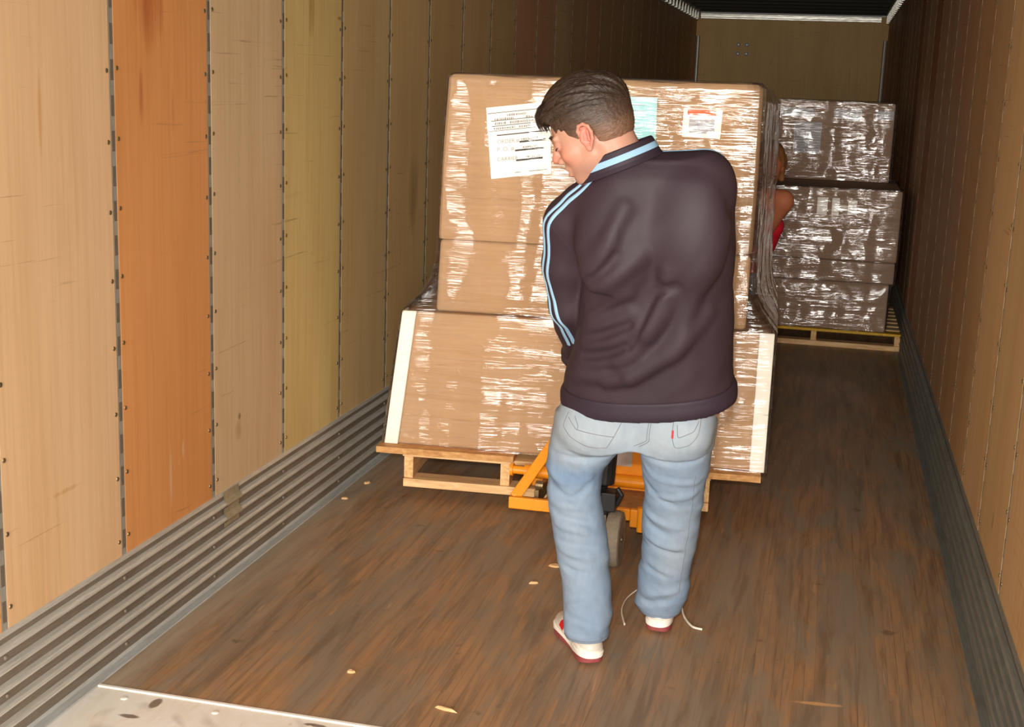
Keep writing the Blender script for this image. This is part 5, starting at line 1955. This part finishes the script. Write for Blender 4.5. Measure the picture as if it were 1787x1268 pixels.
me, V = fw_.mesh('person', MT['skin'])
smooth_mesh(me, 1)
set_tint(me, np.tile(np.array(lin(176, 106, 72)[:3]), (len(V), 1)))
woman = obj_from(me, 'person')
tag(woman, 'person in a red top mostly hidden behind the big wrapped load, bare upper arm showing', 'person')
fo_ = Field(axis((WX - 0.42, WX + 0.24, 0.007)), axis((6.60, 7.30, 0.007)), axis((0.70, 1.60, 0.007)))
fo_.apply(cone((WX - 0.14, 7.09, 0.86), (WX - 0.02, 6.88, 1.12), 0.140, 0.140), 0.05)
fo_.apply(cone((WX - 0.15 - 0.06, 7.10, 0.84), (WX - 0.15 + 0.06, 7.10, 0.84), 0.135, 0.135), 0.05)
fo_.apply(cone((WX + 0.085, 6.84, 1.075), (WX + 0.03, 6.90, 1.00), 0.070, 0.10), 0.04)
fo_.apply(half(lambda X, Y, Z: 0.80 - Z, (0, 0, 0), (9, 9, 9)), 0.004, 'i', 0)
me, V = fo_.mesh('tank_top', MT['red'])
obj_from(me, 'tank_top', woman)
fo_ = Field(axis((WX - 0.42, WX + 0.24, 0.007)), axis((6.80, 7.46, 0.007)), axis((0.04, 1.0, 0.007)))
for a, b, ra, rb, k in (((WX - 0.15 - 0.06, 7.10, 0.84), (WX - 0.15 + 0.06, 7.10, 0.84), 0.13, 0.13, 0.05),
                        ((WX - 0.15 - 0.075, 7.10, 0.82), (WX - 0.15 - 0.08, 7.02, 0.46), 0.105, 0.078, 0.03), ((WX - 0.15 - 0.08, 7.02, 0.46), (WX - 0.15 - 0.08, 7.14, 0.08), 0.075, 0.065, 0.02),
                        ((WX - 0.15 + 0.075, 7.10, 0.82), (WX - 0.15 + 0.08, 7.16, 0.46), 0.105, 0.078, 0.03), ((WX - 0.15 + 0.08, 7.16, 0.46), (WX - 0.15 + 0.08, 7.32, 0.08), 0.075, 0.065, 0.02)):
    fo_.apply(cone(a, b, ra, rb), k)
fo_.apply(half(lambda X, Y, Z: 0.06 - Z, (0, 0, 0), (9, 9, 9)), 0.004, 'i', 0)
me, V = fo_.mesh('jeans', MT['denim'])
obj_from(me, 'jeans', woman)
fo_ = Field(axis((hd[0] - 0.12, hd[0] + 0.13, 0.004)), axis((6.60, 6.92, 0.004)), axis((1.20, 1.54, 0.004)))
fo_.apply(ell(hd + (0, 0.022, 0.022), (0.081, 0.092, 0.100)), 0.02)
fo_.apply(cone(hd + (0.060, 0.020, 0.02), hd + (0.066, 0.035, -0.07), 0.026, 0.016), 0.02)
fo_.apply(cone(hd + (-0.060, 0.020, 0.02), hd + (-0.066, 0.035, -0.09), 0.026, 0.016), 0.02)
fo_.apply(ell(hd + (0, -0.085, -0.035), (0.056, 0.07, 0.088)), 0.01, 's')
fo_.displace(lambda x, y, z: -0.003 * vnoise(x * 90, y * 60, z * 20, 77))
me, V = fo_.mesh('hair', MT['hair'])
set_tint(me, np.tile(np.array(lin(128, 86, 48)[:3]), (len(V), 1)))
obj_from(me, 'hair', woman)

# ================================================================= SMALL BITS ON THE FLOOR
for i, (x, y, l, w_, a, lab) in enumerate(((0.085, 4.98, 0.020, 0.012, 0.3, 'tiny pale wood chip by the left scuff liner, the nearer of two'), (0.10, 5.22, 0.024, 0.012, 1.2, 'tiny pale wood chip by the left scuff liner, the farther of two'),
                                      (0.698, 3.424, 0.016, 0.008, 0.2, 'small white chip on the bare floor near the steel plate'), (1.10, 4.493, 0.034, 0.016, 0.1, 'pale wood chip on the floor left of the jack wheels'),
                                      (1.06, 4.30, 0.020, 0.006, 0.4, 'thin wood splinter left of the walking man'), (1.035, 3.28, 0.04, 0.006, -0.2, 'thin splinter near the steel plate edge'))):
    b = MB()
    n = 8
    r1 = [(l * math.cos(t) * rnd.uniform(0.7, 1), w_ * math.sin(t) * rnd.uniform(0.7, 1), 0.0005) for t in np.linspace(0, 2 * math.pi, n + 1)[:-1]]
    r2 = [(p[0] * 0.7, p[1] * 0.7, 0.006 + rnd.uniform(0, 0.003)) for p in r1]
    b.grid([r1, r2], wrap=True)
    b.add(r1, [tuple(range(n))[::-1]])
    b.add(r2, [tuple(range(n))])
    o = b.build('wood_chip', MT['pine'])
    o.location = (x, y, 0)
    o.rotation_euler = (0, 0, a)
    tag(o, lab, 'wood chip', 'wood chips on the floor')
